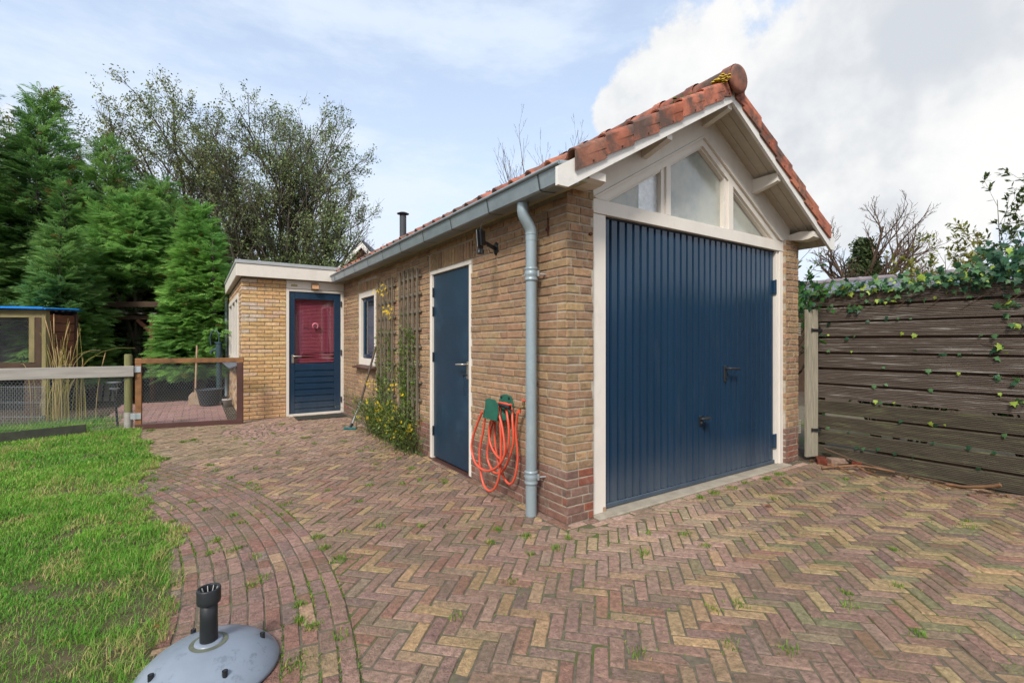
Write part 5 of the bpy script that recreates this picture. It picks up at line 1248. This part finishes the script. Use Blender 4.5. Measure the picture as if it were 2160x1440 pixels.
hh_ = thing('hose_hanger', 'green plastic hose hanger screwed to the brick wall', 'hose hanger', (-.1, .75, .65))
mb = MB(); mb.prism([(.66, .66), (.70, .64), (.80, .64), (.845, .66), (.86, .78), (.83, .835), (.76, .85), (.69, .835), (.655, .78)], (-.008, 0, 0), ((0, 1, 0), (0, 0, 1), (-1, 0, 0)), .018); mb.build('back_plate', 'green_plastic', hh_)
mb = MB(); arc = [(.755 + .10 * math.cos(a), .655 + .11 * math.sin(a)) for a in [math.pi * i / 12 for i in range(13)]]
mb.add([(x, y, z) for x in (-.02, -.185) for y, z in arc] + [(x, .755 + (y - .755) * .9, .655 + (z - .655) * .9) for x in (-.02, -.185) for y, z in arc],
       [(i, i + 1, 14 + i, 13 + i) for i in range(12)] + [(26 + i, 39 + i, 40 + i, 27 + i) for i in range(12)] + [(13 + i, 14 + i, 40 + i, 39 + i) for i in range(12)], True); mb.build('saddle', 'green_plastic', hh_)
mb = MB(); lipo = [(.80, .66), (.62, .66), (.60, .72), (.615, .80), (.66, .825), (.74, .828), (.79, .815), (.80, .74)]
mb.prism(lipo, (-.186, 0, 0), ((0, 1, 0), (0, 0, 1), (-1, 0, 0)), .012); mb.build('front_lip', 'green_plastic', hh_)
for y in (.70, .815):
    mb = MB(); mb.lathe([(0, .006), (.009, .005), (.012, 0), (.012, -.004)], (-.028, y, .822), 10, ((0, 1, 0), (0, 0, 1), (-1, 0, 0))); mb.build('screw', 'iron_black', hh_)
LOOP = [[(0.897, .70), (0.967, .601), (1.047, .461), (1.063, .346), (.983, .242), (.815, .224), (.644, .292), (.537, .416), (.563, .592), (.63, .729), (.70, .777), (.80, .765)],
        [(.80, .765), (.867, .70), (.905, .54), (.959, .373), (.951, .217), (.89, .09), (.785, .061), (.686, .134), (.63, .287), (.624, .509), (.644, .676), (.707, .774), (.80, .772)],
        [(.80, .772), (.80, .686), (.859, .554), (.815, .416), (.672, .344), (.577, .423), (.55, .558), (.577, .699), (.672, .776), (.78, .772)],
        [(.78, .772), (.83, .66), (.936, .338), (.859, .214), (.756, .203), (.644, .284), (.537, .488), (.55, .659), (.617, .755), (.75, .775)],
        [(.75, .775), (.837, .681), (.859, .508), (.815, .324), (.742, .203), (.63, .144), (.55, .211), (.509, .379), (.524, .562), (.505, .666), (.48, .74)]]
def smooth_pts(pts, n=5):
    out = []; P = [pts[0]] + pts + [pts[-1]]
    for i in range(1, len(P) - 2):
        for k in range(n):
            t = k / n; p0, p1, p2, p3 = P[i - 1], P[i], P[i + 1], P[i + 2]
            out.append(tuple(.5 * ((2 * b) + (-a + c) * t + (2 * a - 5 * b + 4 * c - d) * t * t + (-a + 3 * b - 3 * c + d) * t ** 3) for a, b, c, d in zip(p0, p1, p2, p3)))
    return out + [pts[-1]]
hp = []
for li, lo in enumerate(LOOP):
    x0 = (-.165, -.145, -.115, -.085, -.06)[li]; n = len(lo)
    for i, (y, z) in enumerate(lo):
        t = i / (n - 1); x = x0 + (.03 if i > n - 3 and li < 4 else 0) * (t > .8)
        if li == 4 and i > n - 4: x = -.06 - .01 * (i - n + 4)
        hp.append((x - .012 * math.sin(math.pi * t), y, z))
dd = [hp[0]]
for p in hp[1:]:
    if math.dist(p, dd[-1]) > .012: dd.append(p)
hz_ = thing('garden_hose', 'coiled red garden hose hanging in loops on the wall', 'hose', (-.1, .78, .06))
mb = MB(); mb.tube(smooth_pts(dd, 6), .0098, 10); mb.build('hose_coil', 'hose_red', hz_)
mb = MB(); mb.tube([(-.14, .70, .78), (-.13, .61, .775)], .014, 10); mb.tube([(-.13, .61, .775), (-.12, .545, .768)], .017, 10); mb.build('spray_nozzle', 'black_plastic', hz_)
mb = MB(); mb.tube([(-.13, .65, .795), (-.118, .56, .79), (-.115, .53, .795)], .009, 8); mb.tube([(-.08, .475, .735), (-.08, .47, .765)], .0145, 10); mb.build('coupling', 'hose_red', hz_)
tp = thing('wall_tap', 'brass garden tap with red handle half behind the downpipe', 'tap', (-.05, .44, .78))
mb = MB(); mb.tube([(-.004, .41, .79), (-.075, .435, .785), (-.08, .468, .775), (-.08, .472, .755)], .013, 10); mb.tube([(-.07, .43, .78), (-.07, .43, .825)], .012, 10); mb.lathe([(0, .004), (.024, .003), (.026, -.006), (0, -.006)], (-.005, .41, .79), 14, ((0, 1, 0), (0, 0, 1), (-1, 0, 0))); mb.build('body', 'brass', tp)
mb = MB(); mb.bar((-.07, .405, .835), (-.07, .455, .835), .016, .014, (0, 0, 1), .003); mb.build('handle', 'hose_red', tp)
mb = MB(); mb.tube([(-.02, .40, .75), (-.02, .398, .60), (-.02, .40, .50)], .010, 8); mb.build('supply_pipe', 'iron_black', tp)

fl = thing('floodlight', 'black wall floodlight with motion sensor under the eaves', 'floodlight', (-.02, .93, 2.06))
mb = MB(); mb.lathe([(0, .006), (.042, .005), (.045, 0), (.045, -.01)], (-.008, .935, 2.09), 18, ((0, 1, 0), (0, 0, 1), (-1, 0, 0)), squash=(.8, 1.25)); mb.build('wall_plate', 'iron_black', fl)
mb = MB(); mb.bar((-.016, .925, 2.085), (-.15, .845, 2.10), .012, .035, (0, 0, 1), .003); mb.bar((-.15, .845, 2.10), (-.24, .78, 2.105), .014, .026, (0, 0, 1), .003); mb.build('arm', 'black_plastic', fl)
mb = MB(); mb.obox((-.262, .745, 2.115), ((.62, -.78, 0), (.76, .60, .2), (-.15, -.12, .98)), (.018, .05, .062), .006); mb.obox((-.285, .73, 2.105), ((.62, -.78, 0), (.76, .60, .2), (-.15, -.12, .98)), (.006, .06, .075), .003); mb.build('lamp_head', 'black_plastic', fl)
mb = MB(); mb.obox((-.2935, .723, 2.105), ((.62, -.78, 0), (.76, .60, .2), (-.15, -.12, .98)), (.002, .052, .066), .001); mb.build('lens', 'galvanised', fl)
mb = MB(); mb.tube([(-.25, .76, 2.05), (-.255, .765, 2.03)], .012, 8); mb.obox((-.265, .755, 2.008), ((.62, -.78, 0), (.78, .62, 0), (0, 0, 1)), (.026, .022, .02), .005); mb.build('sensor', 'black_plastic', fl)
mb = MB(); mb.obox((-.284, .738, 2.006), ((.62, -.78, 0), (.78, .62, 0), (0, 0, 1)), (.003, .012, .009), .002); mb.build('sensor_window', 'galvanised', fl)
mb = MB(); mb.tube([(-.10, .90, 2.07), (-.06, .95, 2.055), (-.008, .99, 2.062)], .0035, 6); mb.tube([(-.27, .745, 2.18), (-.262, .748, 2.22), (-.24, .75, 2.245)], .003, 6); mb.build('cable', 'cable', fl)
mb = MB(); mb.box(-.014, .0, .195, .215, 2.065, 2.20, .004); mb.box(-.022, -.010, .188, .222, 2.10, 2.125, .004); mb.build('rusty_iron', 'rust', None, label='rusty iron stub set in the brick wall by the downpipe', category='iron fitting')
mb = MB(); mb.tube([(.215, .0, 2.065), (.215, -.018, 2.065)], .013, 8); mb.build('rusty_bolt', 'rust', None, label='rusty bolt end in the brick pier left of the garage door', category='bolt')

# ================================================================ PARASOL BASE IN THE FOREGROUND
pb = thing('parasol_base', 'round grey plastic parasol base with black tube on the border paving', 'parasol base', (-2.12, -.36, 0))
c = (-2.12, -.36, .006); prof = [(.040, .114), (.07, .110), (.12, .098), (.17, .079), (.20, .059), (.228, .033), (.244, .013), (.248, .002), (.244, 0)]
mb = MB(); mb.lathe(prof, c, 56); mb.build('dome', 'base_grey', pb)
mb = MB(); mb.lathe([(.030, .120), (.044, .119), (.049, .115), (.050, .110)], c, 32); mb.build('flange', 'base_grey', pb)
mb = MB(); mb.lathe([(.050, .1135), (.056, .1128), (.066, .1112)], (c[0], c[1], c[2] + .0008), 32); mb.build('moss_ring', 'base_moss', pb)
mb = MB(); mb.lathe([(.0315, .09), (.0300, .20), (.0300, .285), (.024, .285), (.024, .12)], c, 32); mb.build('tube', 'black_plastic', pb)
mb = MB(); mb.lathe([(.031, .262), (.0395, .266), (.0410, .272), (.0418, .276), (.0410, .28), (.0412, .318), (.0395, .3215), (.0335, .3215), (.0325, .318), (.0325, .285)], c, 36); mb.build('clamp_collar', 'black_plastic', pb)
for k in range(9):
    a = k * 2 * math.pi / 9 + .3; mb = MB(); mb.bar((c[0] + .0325 * math.cos(a), c[1] + .0325 * math.sin(a), .322), (c[0] + .020 * math.cos(a), c[1] + .020 * math.sin(a), .290), .0022, .006, (0, 0, 1), 0); mb.build('rib', 'rim_grey', pb)

for k in range(4):
    a = (-1.32, -.02, 1.85, 3.45)[k]; r = .185; x, y = c[0] + r * math.cos(a), c[1] + r * math.sin(a)
    mb = MB(); mb.tube([(x, y, .055), (x, y, .092)], .0095, 12, cap=False); mb.tube([(x, y, .092), (x, y, .07)], .0065, 12); mb.build('plug', 'black_plastic', pb)
# ================================================================ LEFT: FENCE, GATE, HUTCH, SHELTER, YARD THINGS
def hexwire(P, U_, V_, L, H, cell=.032, r=.0011, sag=0.):
    """chicken wire over the rectangle P + U*[0,L] + V*[0,H]; thin three-sided wires"""
    P, U_, V_ = np.array(P), np.array(U_), np.array(V_); N_ = np.cross(U_, V_); w_ = cell; h = w_ * .82; E_ = []
    nc, nr = int(L / w_) + 1, int(H / h) + 1
    for j in range(nr):
        for i in range(nc):
            x = i * w_ + (w_ / 2 if j % 2 else 0); y = j * h
            a, b, c_, d = (x, y), (x, y + h * .45), (x + w_ / 2, y + h), (x - w_ / 2, y + h)
            E_ += [(a, b), (b, c_), (b, d)]
    E_ = [(p, q) for p, q in E_ if 0 <= p[0] <= L and 0 <= q[0] <= L and q[1] <= H]
    A = np.array([e[0] for e in E_]); B = np.array([e[1] for e in E_])
    wob = lambda Q: Q + .004 * np.stack([np.sin(Q[:, 1] * 23 + Q[:, 0] * 7), np.sin(Q[:, 0] * 17)], 1) + sag * np.stack([np.zeros(len(Q)), np.sin(Q[:, 0] * 6) * .02], 1)
    A, B = wob(A), wob(B); to = lambda Q: P + Q[:, :1] * U_ + Q[:, 1:] * V_ + (.004 * np.sin(Q[:, :1] * 9) * np.cos(Q[:, 1:] * 8)) * N_
    A, B = to(A), to(B); D_ = B - A; S_ = np.cross(D_, N_); S_ /= np.linalg.norm(S_, axis=1, keepdims=True)
    o = [S_ * r, -.5 * S_ * r + .87 * r * N_, -.5 * S_ * r - .87 * r * N_]
    V = np.stack([A + q for q in o] + [B + q for q in o], 1).reshape(-1, 3); b = (np.arange(len(A)) * 6)[:, None, None]
    return V, (np.array([[0, 1, 4, 3], [1, 2, 5, 4], [2, 0, 3, 5]])[None] + b).reshape(-1, 4)
GA, GB = Vector((-2.885, 5.97, .05)), Vector((-1.575, 5.70, .05)); gu = (GB - GA).normalized(); GL = (GB - GA).length; up = Vector((0, 0, 1)); gn = Vector((gu.y, -gu.x, 0))
gt = thing('wire_gate', 'low brown timber gate filled with chicken wire', 'gate', tuple((GA + GB) / 2))
def gbar(name, s0, s1, z0, z1, th, m, off=0):
    mb = MB(); mb.obox(GA + gu * ((s0 + s1) / 2) + up * ((z0 + z1) / 2) + gn * off, (gu, gn, up), ((s1 - s0) / 2, th / 2, (z1 - z0) / 2), .004); return mb.build(name, m, gt)
gbar('stile', .0, .075, .055, 1.005, .035, 'gate_wood'); gbar('stile', GL - .085, GL, .055, .925, .035, 'gate_wood_dark')
gbar('top_rail', .0, GL + .01, .93, 1.0, .036, 'gate_wood', .006); gbar('bottom_rail', .0, GL, -.02, .068, .036, 'gate_wood_dark', .004)
V, F4 = hexwire(tuple(GA + gu * .07 - gn * .01 + up * .06), tuple(gu), (0, 0, 1), GL - .15, .88, .034, .0013); npmesh('wire_mesh', V, F4, 'wire', gt, kind='stuff')
lf = thing('low_fence', 'low fence with a bleached grey rail, round post and chicken wire', 'fence', (-3.6, 6.0, .05))
PO = Vector((-2.965, 5.99, 0)); FU = Vector((-1, .06, 0)).normalized(); fn = Vector((FU.y, -FU.x, 0))
mb = MB(); mb.tube([PO + up * -.1, PO + up * 1.10, PO + up * 1.115], [.047, .046, .038], 14); mb.build('post', 'post_wood', lf)
mb = MB(); mb.tube([PO + FU * 2.1 + up * -.1, PO + FU * 2.1 + up * 1.0], .046, 12); mb.build('post', 'post_wood', lf)
mb = MB(); mb.obox(PO + FU * 1.35 - fn * .055 * -1 + up * .875, (FU, fn, up), (1.42, .016, .075), .004); lr = mb.build('rail', 'rail_wood', lf)
sgn = 1 if (CAM - PO).dot(fn) > 0 else -1
lr.location = lr.location + fn * (sgn - 1) * .055
mb = MB(); mb.tube([PO + FU * .0 + up * .08, PO + FU * .0 + up * .30], .049, 14, cap=False); mb.build('pale_repair', 'rail_wood', lf)
V, F4 = hexwire(tuple(PO + FU * .03 + fn * .05 * sgn + up * .06), tuple(FU), (0, 0, 1), 2.6, .82, .036, .0013, .6); npmesh('wire_mesh', V, F4, 'wire', lf, kind='stuff')
for z in (.90, .24):
    hg = None
    for sg_ in (-1, 1):
        mb = MB(); q = GA + gu * (.012 + sg_ * .032) + gn * .030; q.z = z; mb.obox(q, (gu, gn, up), (.029, .003, .043), .001)
        for a in (-1, 1):
            for b in (-1, 1): mb.lathe([(0, .003), (.005, .002), (.006, -.001)], q + gu * (.014 * a) + up * (.026 * b) + gn * .003, 6, (gu, up, gn))
        o_ = mb.build('hinge' if hg is None else 'leaf_plate', 'galvanised', hg or gt); hg = hg or o_
    mb = MB(); q = GA + gu * .012 + gn * .033; mb.tube([(q.x, q.y, z - .045), (q.x, q.y, z + .045)], .006, 8); mb.build('pin', 'galvanised', hg)
mb = MB(); p0, p1 = Vector((-4.7, 5.50, .05)), Vector((-3.40, 5.93, .05)); d = (p1 - p0).normalized(); nn = Vector((d.y, -d.x, 0)); mb.obox((p0 + p1) / 2 + up * .055, (d, (nn + up * .25).normalized(), (up - nn * .25).normalized()), ((p1 - p0).length / 2, .014, .075), .004)
mb.build('edging_plank', 'plank_dark', None, label='dark mossy plank lying on edge along the lawn', category='plank')

# ---- hutch with blue sheet roof
HO = Vector((-4.36, 8.78, 0)); hu, hv = RT, FW
hu_ = thing('animal_hutch', 'timber animal hutch with chicken-wire front and blue roof edge', 'hutch', tuple(HO))
def hb(name, a0, a1, b0, b1, z0, z1, m, bev=.004):
    mb = MB(); mb.obox(HO + hu * ((a0 + a1) / 2) + hv * ((b0 + b1) / 2) + up * ((z0 + z1) / 2), (hu, hv, up), ((a1 - a0) / 2, (b1 - b0) / 2, (z1 - z0) / 2), bev); return mb.build(name, m, hu_)
hb('corner_post', -.03, .045, -.03, .05, .0, 1.86, 'timber_green'); hb('corner_post', -1.6, -1.52, -.03, .05, 0, 1.86, 'timber_green')
hb('top_rail', -1.55, -.035, -.02, .03, 1.71, 1.855, 'timber_green'); hb('bottom_rail', -1.55, -.035, -.02, .03, .80, .93, 'timber_dark')
hb('door_stile', -.245, -.145, -.035, -.022, .93, 1.71, 'timber_green'); hb('door_stile', -.143, -.035, -.030, -.012, .80, 1.71, 'timber_dark')
hb('corner_post', -.02, .04, .54, .60, 0, 1.8, 'timber_dark')
for k in range(6): hb('side_board', .005, .022, .055, .535, .85 + k * .155, .995 + k * .155, 'timber_red')
for k in range(9): hb('back_board', -1.6, .0, .60, .62, .0 + k * .21, .205 + k * .21, 'interior_shade')  # the hutch's inner shade is put into the back boards' colour
for k in range(9): hb('side_board', -2.02, -2.0, .055, .60, .0 + k * .21, .205 + k * .21, 'timber_dark'); hb('back_board', -2.0, -1.601, .60, .62, .0 + k * .21, .205 + k * .21, 'interior_shade')
hb('floor', -1.6, .0, .06, .60, .78, .80, 'timber_dark')
for k in range(4): hb('skirt_board', -.35, -.0, -.01, .01, .02 + k * .19, .205 + k * .19, 'timber_dark')
V, F4 = hexwire(tuple(HO - hu * 1.52 + hv * .0 + up * .93), tuple(hu), (0, 0, 1), 1.38, .78, .040, .0008); npmesh('wire_mesh', V, F4, 'wire', hu_, kind='stuff')
mb = MB(); n = 60; pts = []
for i in range(n):
    s_ = -1.75 + 1.90 * i / (n - 1); pts.append((s_, .018 * math.sin(i * 1.6)))
mb.add([HO + hu * a + hv * b + up * (1.895 - .045 * (a + 1.75) / 2.35 + z + (.02 if b > 0 else 0)) for b in (-.12, .58) for a, z in pts], [(i, i + 1, n + i + 1, n + i) for i in range(n - 1)]); mb.build('roof_sheet', 'blue_sheet', hu_)
mb = MB(); mb.bar(HO - hu * 1.75 - hv * .13 + up * 1.905, HO + hu * .10 - hv * .13 + up * 1.868, .012, .034, (0, 0, 1), .002); mb.build('roof_edge', 'blue_sheet', hu_)

# ---- dry ornamental grass
og = thing('ornamental_grass', 'tall clump of straw-coloured dry grass in front of the hutch', 'ornamental grass', (-3.98, 7.75, .03)); g = random.Random(61); mb = MB()
for k in range(70):
    a = g.uniform(0, 6.28); rr = abs(g.gauss(0, .10)); x, y = -3.98 + rr * math.cos(a) * 1.6, 7.75 + rr * math.sin(a); H = g.uniform(.8, 1.65); ln = g.gauss(0, .22); droop = g.random() < .42; aa = g.uniform(-1, 1)
    dx = RT * max(-.4, min(.5, g.gauss(.08, .22))) + FW * g.gauss(0, .12); pts = []
    for i in range(8):
        s_ = i / 7; zz_ = H * s_ if not droop else H * (1.25 * s_ - .55 * s_ ** 2.6); pts.append(Vector((x, y, .03)) + dx * (H * s_ * s_ * (.95 if droop else .5)) + up * zz_)
    mb.tint = jit(g.choice([srgb(186, 164, 104), srgb(170, 160, 88), srgb(202, 184, 136), srgb(150, 146, 70)]), .15)
    mb.tube(pts, [.0055 - .0035 * i / 7 for i in range(8)], 4, cap=False)
    if g.random() < .22 and not droop:
        mb.tint = jit(srgb(206, 172, 124), .1); mb.tube([pts[-2], pts[-1], pts[-1] + (pts[-1] - pts[-2]) * .4], [.004, .008, .002], 5)
mb.build('stalks', 'straw', og)

# ---- open shelter in the dark behind
SO = Vector((-2.98, 10.62, 0)); sh = thing('timber_shelter', 'dark open timber shelter with corrugated roof among the cypresses', 'shelter', tuple(SO))
def sb(name, p0, p1, w_, t_, m, upv=(0, 0, 1)):
    f_ = lambda p: SO + RT * p[0] + FW * p[1] + up * p[2]; mb = MB(); mb.bar(f_(p0), f_(p1), w_, t_, Vector(upv), .004); return mb.build(name, m, sh)
sb('post', (0, 0, -.05), (0, 0, 1.80), .085, .085, 'timber_red', FW); sb('post', (-1.35, 0, -.05), (-1.35, 0, 1.8), .085, .085, 'timber_red', FW); sb('post', (.95, 0, -.05), (.95, 0, 1.8), .085, .085, 'timber_red', FW)
sb('brace', (0, -.01, 1.48), (-.33, -.01, 1.78), .07, .06, 'timber_red', FW); sb('brace', (0, -.01, 1.48), (.33, -.01, 1.78), .07, .06, 'timber_red', FW)
sb('brace', (-.04, .06, 1.38), (-.48, .06, .62), .06, .10, 'timber_dark', FW)
sb('beam', (-1.6, 0, 1.83), (1.2, 0, 1.83), .09, .09, 'timber_dark'); sb('fascia', (-1.6, -.06, 2.12), (1.2, -.06, 2.12), .03, .12, 'timber_dark')
for k in range(12): sb('back_board', (-1.6, 2.3, .08 + k * .17), (1.2, 2.3, .08 + k * .17), .02, .165, 'interior_shade')  # near-black colour carries the shade of the shelter's inside
for k in range(12): sb('side_board', (-1.6, .1, .08 + k * .17), (-1.6, 2.3, .08 + k * .17), .02, .165, 'interior_shade'); sb('side_board', (1.2, .1, .08 + k * .17), (1.2, 2.3, .08 + k * .17), .02, .165, 'interior_shade')
mb = MB(); n = 140; cr = [(-1.7 + 3.0 * i / (n - 1), .035 * abs(math.sin(i * .19 * 1.15)) ) for i in range(n)]
mb.add([SO + RT * a + FW * b + up * (1.90 + z + .04 * (b > 0)) for b in (-.15, 2.4) for a, z in cr], [(i, i + 1, n + i + 1, n + i) for i in range(n - 1)], True); mb.build('corrugated_roof', 'ridge_grey', sh)
for k in range(3): sb('leaning_stone', (-.9 + k * .16, -.35, .0), (-1.05 + k * .16, -.1, .55), .10, .03, 'slab_concrete', FW)

# ---- yard things behind the gate
sv = thing('grain_shovel', 'wooden-handled shovel standing upright behind the gate', 'shovel', (-2.19, 8.55, .05))
mb = MB(); mb.tube([(-2.19, 8.55, .22), (-2.16, 8.68, 1.22)], .017, 8); mb.build('handle', 'shovel_wood', sv)
mb = MB(); f_ = lambda a, z: Vector((-2.19, 8.55, z)) + RT * a
mb.prism([(-.14, .06), (.14, .06), (.13, .24), (.06, .31), (-.06, .31), (-.13, .24)], (-2.19, 8.55, 0), (RT, up, FW), .012); mb.build('blade', 'shovel_blade', sv)
bk = thing('rubber_bucket', 'black rubber bucket beside the shovel', 'bucket', (-1.96, 8.3, .05))
mb = MB(); mb.lathe([(0, .01), (.15, .01), (.16, .02), (.215, .30), (.225, .31), (.222, .325), (.205, .32), (.15, .03), (0, .03)], (-1.96, 8.35, .055), 28); mb.build('tub', 'bucket', bk)
for a in (0, math.pi):
    mb = MB(); mb.tube([(-1.96 + (.22 + .03 * math.sin(t)) * math.cos(a + .25 * math.cos(t)), 8.35 + .22 * math.sin(a + .25 * math.cos(t)), .37 + .04 * math.sin(t)) for t in [math.pi * i / 6 for i in range(7)]], .009, 6); mb.build('handle', 'bucket', bk)
pm = thing('hand_pump', 'old green cast-iron hand pump beside the annex wall', 'hand pump', (-1.76, 9.0, .05)); px, py = -1.78, 9.0
mb = MB(); mb.tube([(px, py, .05), (px, py, .95), (px, py, 1.0), (px, py, 1.28)], [.05, .05, .062, .062], 14); mb.tube([(px, py, .93), (px, py, .96)], .085, 14); mb.tube([(px, py, 1.26), (px, py, 1.29)], .08, 14); mb.build('barrel', 'pump_green', pm)
mb = MB(); q = Vector((px, py, 1.13)); mb.tube([q, q - RT * .10 + up * .0, q - RT * .15 - up * .03, q - RT * .16 - up * .08], [.03, .028, .026, .03], 10); mb.build('spout', 'pump_green', pm)
mb = MB(); q = Vector((px, py, 1.28)); mb.tube([q, q + up * .18], .012, 8); mb.tube([q + up * .16 + RT * .03, q - RT * .08 + up * .26, q - RT * .15 + up * .22, q - RT * .19 + up * .10, q - RT * .17 - up * .06], [.014, .015, .014, .012, .014], 8); mb.build('handle', 'pump_green', pm)
pt = thing('flower_pot', 'small pale flower pot at the edge of the yard', 'flower pot', (-1.68, 7.6, .05))
mb = MB(); mb.lathe([(0, .01), (.055, .01), (.08, .13), (.09, .135), (.09, .155), (.078, .155), (.07, .14), (0, .13)], (-1.68, 7.95, .05), 20); mb.build('pot', 'rail_wood', pt)
mb = MB(); 
for k in range(5): mb.tube([(-1.68, 7.95, .18), (-1.68 + rnd.gauss(0, .04), 7.95 + rnd.gauss(0, .04), .26 + rnd.random() * .08)], .003, 4)
mb.build('plant_stems', 'twig', pt)
so_ = thing('solar_stake_lamp', 'thin black solar stake lamp in front of the wire fence', 'garden lamp', (-3.12, 6.25, .05)); sx, sy = -3.12, 6.2
mb = MB(); mb.tube([(sx + .02, sy, .05), (sx - .02, sy, .60)], .014, 8); mb.build('stake', 'iron_black', so_)
mb = MB(); mb.obox((sx - .02, sy, .70), (RT, FW, up), (.065, .05, .010), .003); mb.build('solar_panel', 'iron_black', so_)
mb = MB(); mb.obox((sx - .02, sy, .712), (RT, FW, up), (.066, .052, .003), .001); mb.obox((sx - .02, sy, .625), (RT, FW, up), (.045, .04, .006), .002); mb.build('rim', 'galvanised', so_)
mb = MB(); mb.tube([(sx - .02, sy, .63), (sx - .02, sy, .69)], .028, 10); mb.build('lantern', 'bucket', so_)
mb = MB(); mb.box(sx - .06, sx + .08, sy - .03, sy + .04, .045, .075, .004); mb.build('foot', 'iron_black', so_)
pn = thing('wire_pen', 'small galvanised wire pen panel standing behind the low fence', 'wire pen', (-4.5, 7.9, .03)); mb = MB()
for k in range(26): q = Vector((-4.72, 7.95, .03)) + RT * (k * .028); mb.tube([q, q + up * .58], .0022, 4, cap=False)
for z in (.1, .32, .56): mb.tube([Vector((-4.74, 7.96, .03 + z)), Vector((-4.74, 7.96, .03 + z)) + RT * .74], .0028, 4, cap=False)
mb.build('wire_mesh', 'wire', pn, kind='stuff')
# grassy weeds beyond the low fence
n = 900; q = np.stack([NR.uniform(-4.6, -3.0, n), NR.uniform(6.9, 7.6, n)], 1); P = np.stack([q[:, 0], q[:, 1], np.full(n, .045)], 1)
V, Fc, T = blades(P, NR.uniform(.04, .12, n), np.full(n, .006), shade_tint(srgb(92, 120, 78), srgb(130, 150, 96), n)); npmesh('border_weeds', V, Fc, 'grass', None, T, kind='stuff', label='low grey-green weeds beyond the wire fence', category='weeds')

# ---- fallen leaves
def fallen(label, x, y, s, m, rz):
    z = gz(x, y) + .012; mb = MB(); c_, s_ = math.cos(rz), math.sin(rz); curl = rnd.uniform(.1, .5)
    mb.add([(x + s * (c_ * v[0] - s_ * v[1] * 1.3), y + s * (s_ * v[0] + c_ * v[1] * 1.3), z + s * (abs(v[1]) * curl + .05 * math.sin(v[0] * 5))) for v in LEAF_V], [tuple(int(i) for i in f) for f in LEAF_F], True)
    mb.build('fallen_leaf', m, None, label=label, category='leaf', group='fallen leaves')
for lab, x, y, s_ in (('large brown leaf in the grass left of the parasol base', -2.42, -.30, .075), ('brown leaf on the lawn edge nearest the parasol base', -2.33, -.42, .07), ('brown leaf in the lawn at the left picture edge', -2.62, .2, .05),
    ('small brown leaf on the grass edge level with the parasol tube', -2.30, .08, .05), ('brown leaf halfway up the lawn', -2.75, 1.1, .05), ('brown leaf in the lawn short of the dark plank', -3.1, 3.6, .05), ('brown leaf in the lawn where the border bends', -2.62, 1.75, .045)):
    fallen(lab, x, y, s_, 'dead_leaf', rnd.uniform(0, 6.28))
fallen('yellow fallen leaf on the paving before the garage door', 2.35, -.30, .04, 'yellow_leaf', .5)
fallen('orange fallen leaf by the grey post', 3.30, -.33, .06, 'hose_leaf', 1.2)
fallen('curled brown leaf lying on the herringbone in front of the garage', 1.55, -.62, .06, 'dead_leaf', 2.2)
n = 420; q = np.stack([-.12 - np.abs(NR.normal(0, .12, n)), NR.uniform(2.5, 4.5, n)], 1); P = np.stack([q[:, 0], q[:, 1], gz(q[:, 0], q[:, 1]) + .006], 1); dd = unit(n) * np.array([1, 1, .15])
put('leaf_litter', None, LEAF_V, LEAF_F, P, dd, NR.uniform(.015, .04, n), np.where(NR.uniform(0, 1, (n, 1)) < .5, np.array(srgb(190, 178, 120)), np.array(srgb(120, 92, 58))) * NR.uniform(.7, 1.2, (n, 1)), 'leaf', kind='stuff', label='small pale leaf litter under the jasmine', category='litter')
n = 260; q = np.stack([3.42 + NR.normal(0, .07, n), NR.uniform(-1.7, .0, n)], 1); P = np.stack([q[:, 0], q[:, 1], np.full(n, .004)], 1)
put('leaf_litter', None, LEAF_V, LEAF_F, P, unit(n) * np.array([1, 1, .15]), NR.uniform(.015, .045, n), shade_tint(srgb(96, 62, 40), srgb(150, 112, 70), n), 'leaf', kind='stuff', label='brown leaf litter and crumbs along the fence foot', category='litter')
print('objects', len(bpy.data.objects), 'tris', sum(len(m.loops) - 2 * len(m.polygons) for m in bpy.data.meshes))
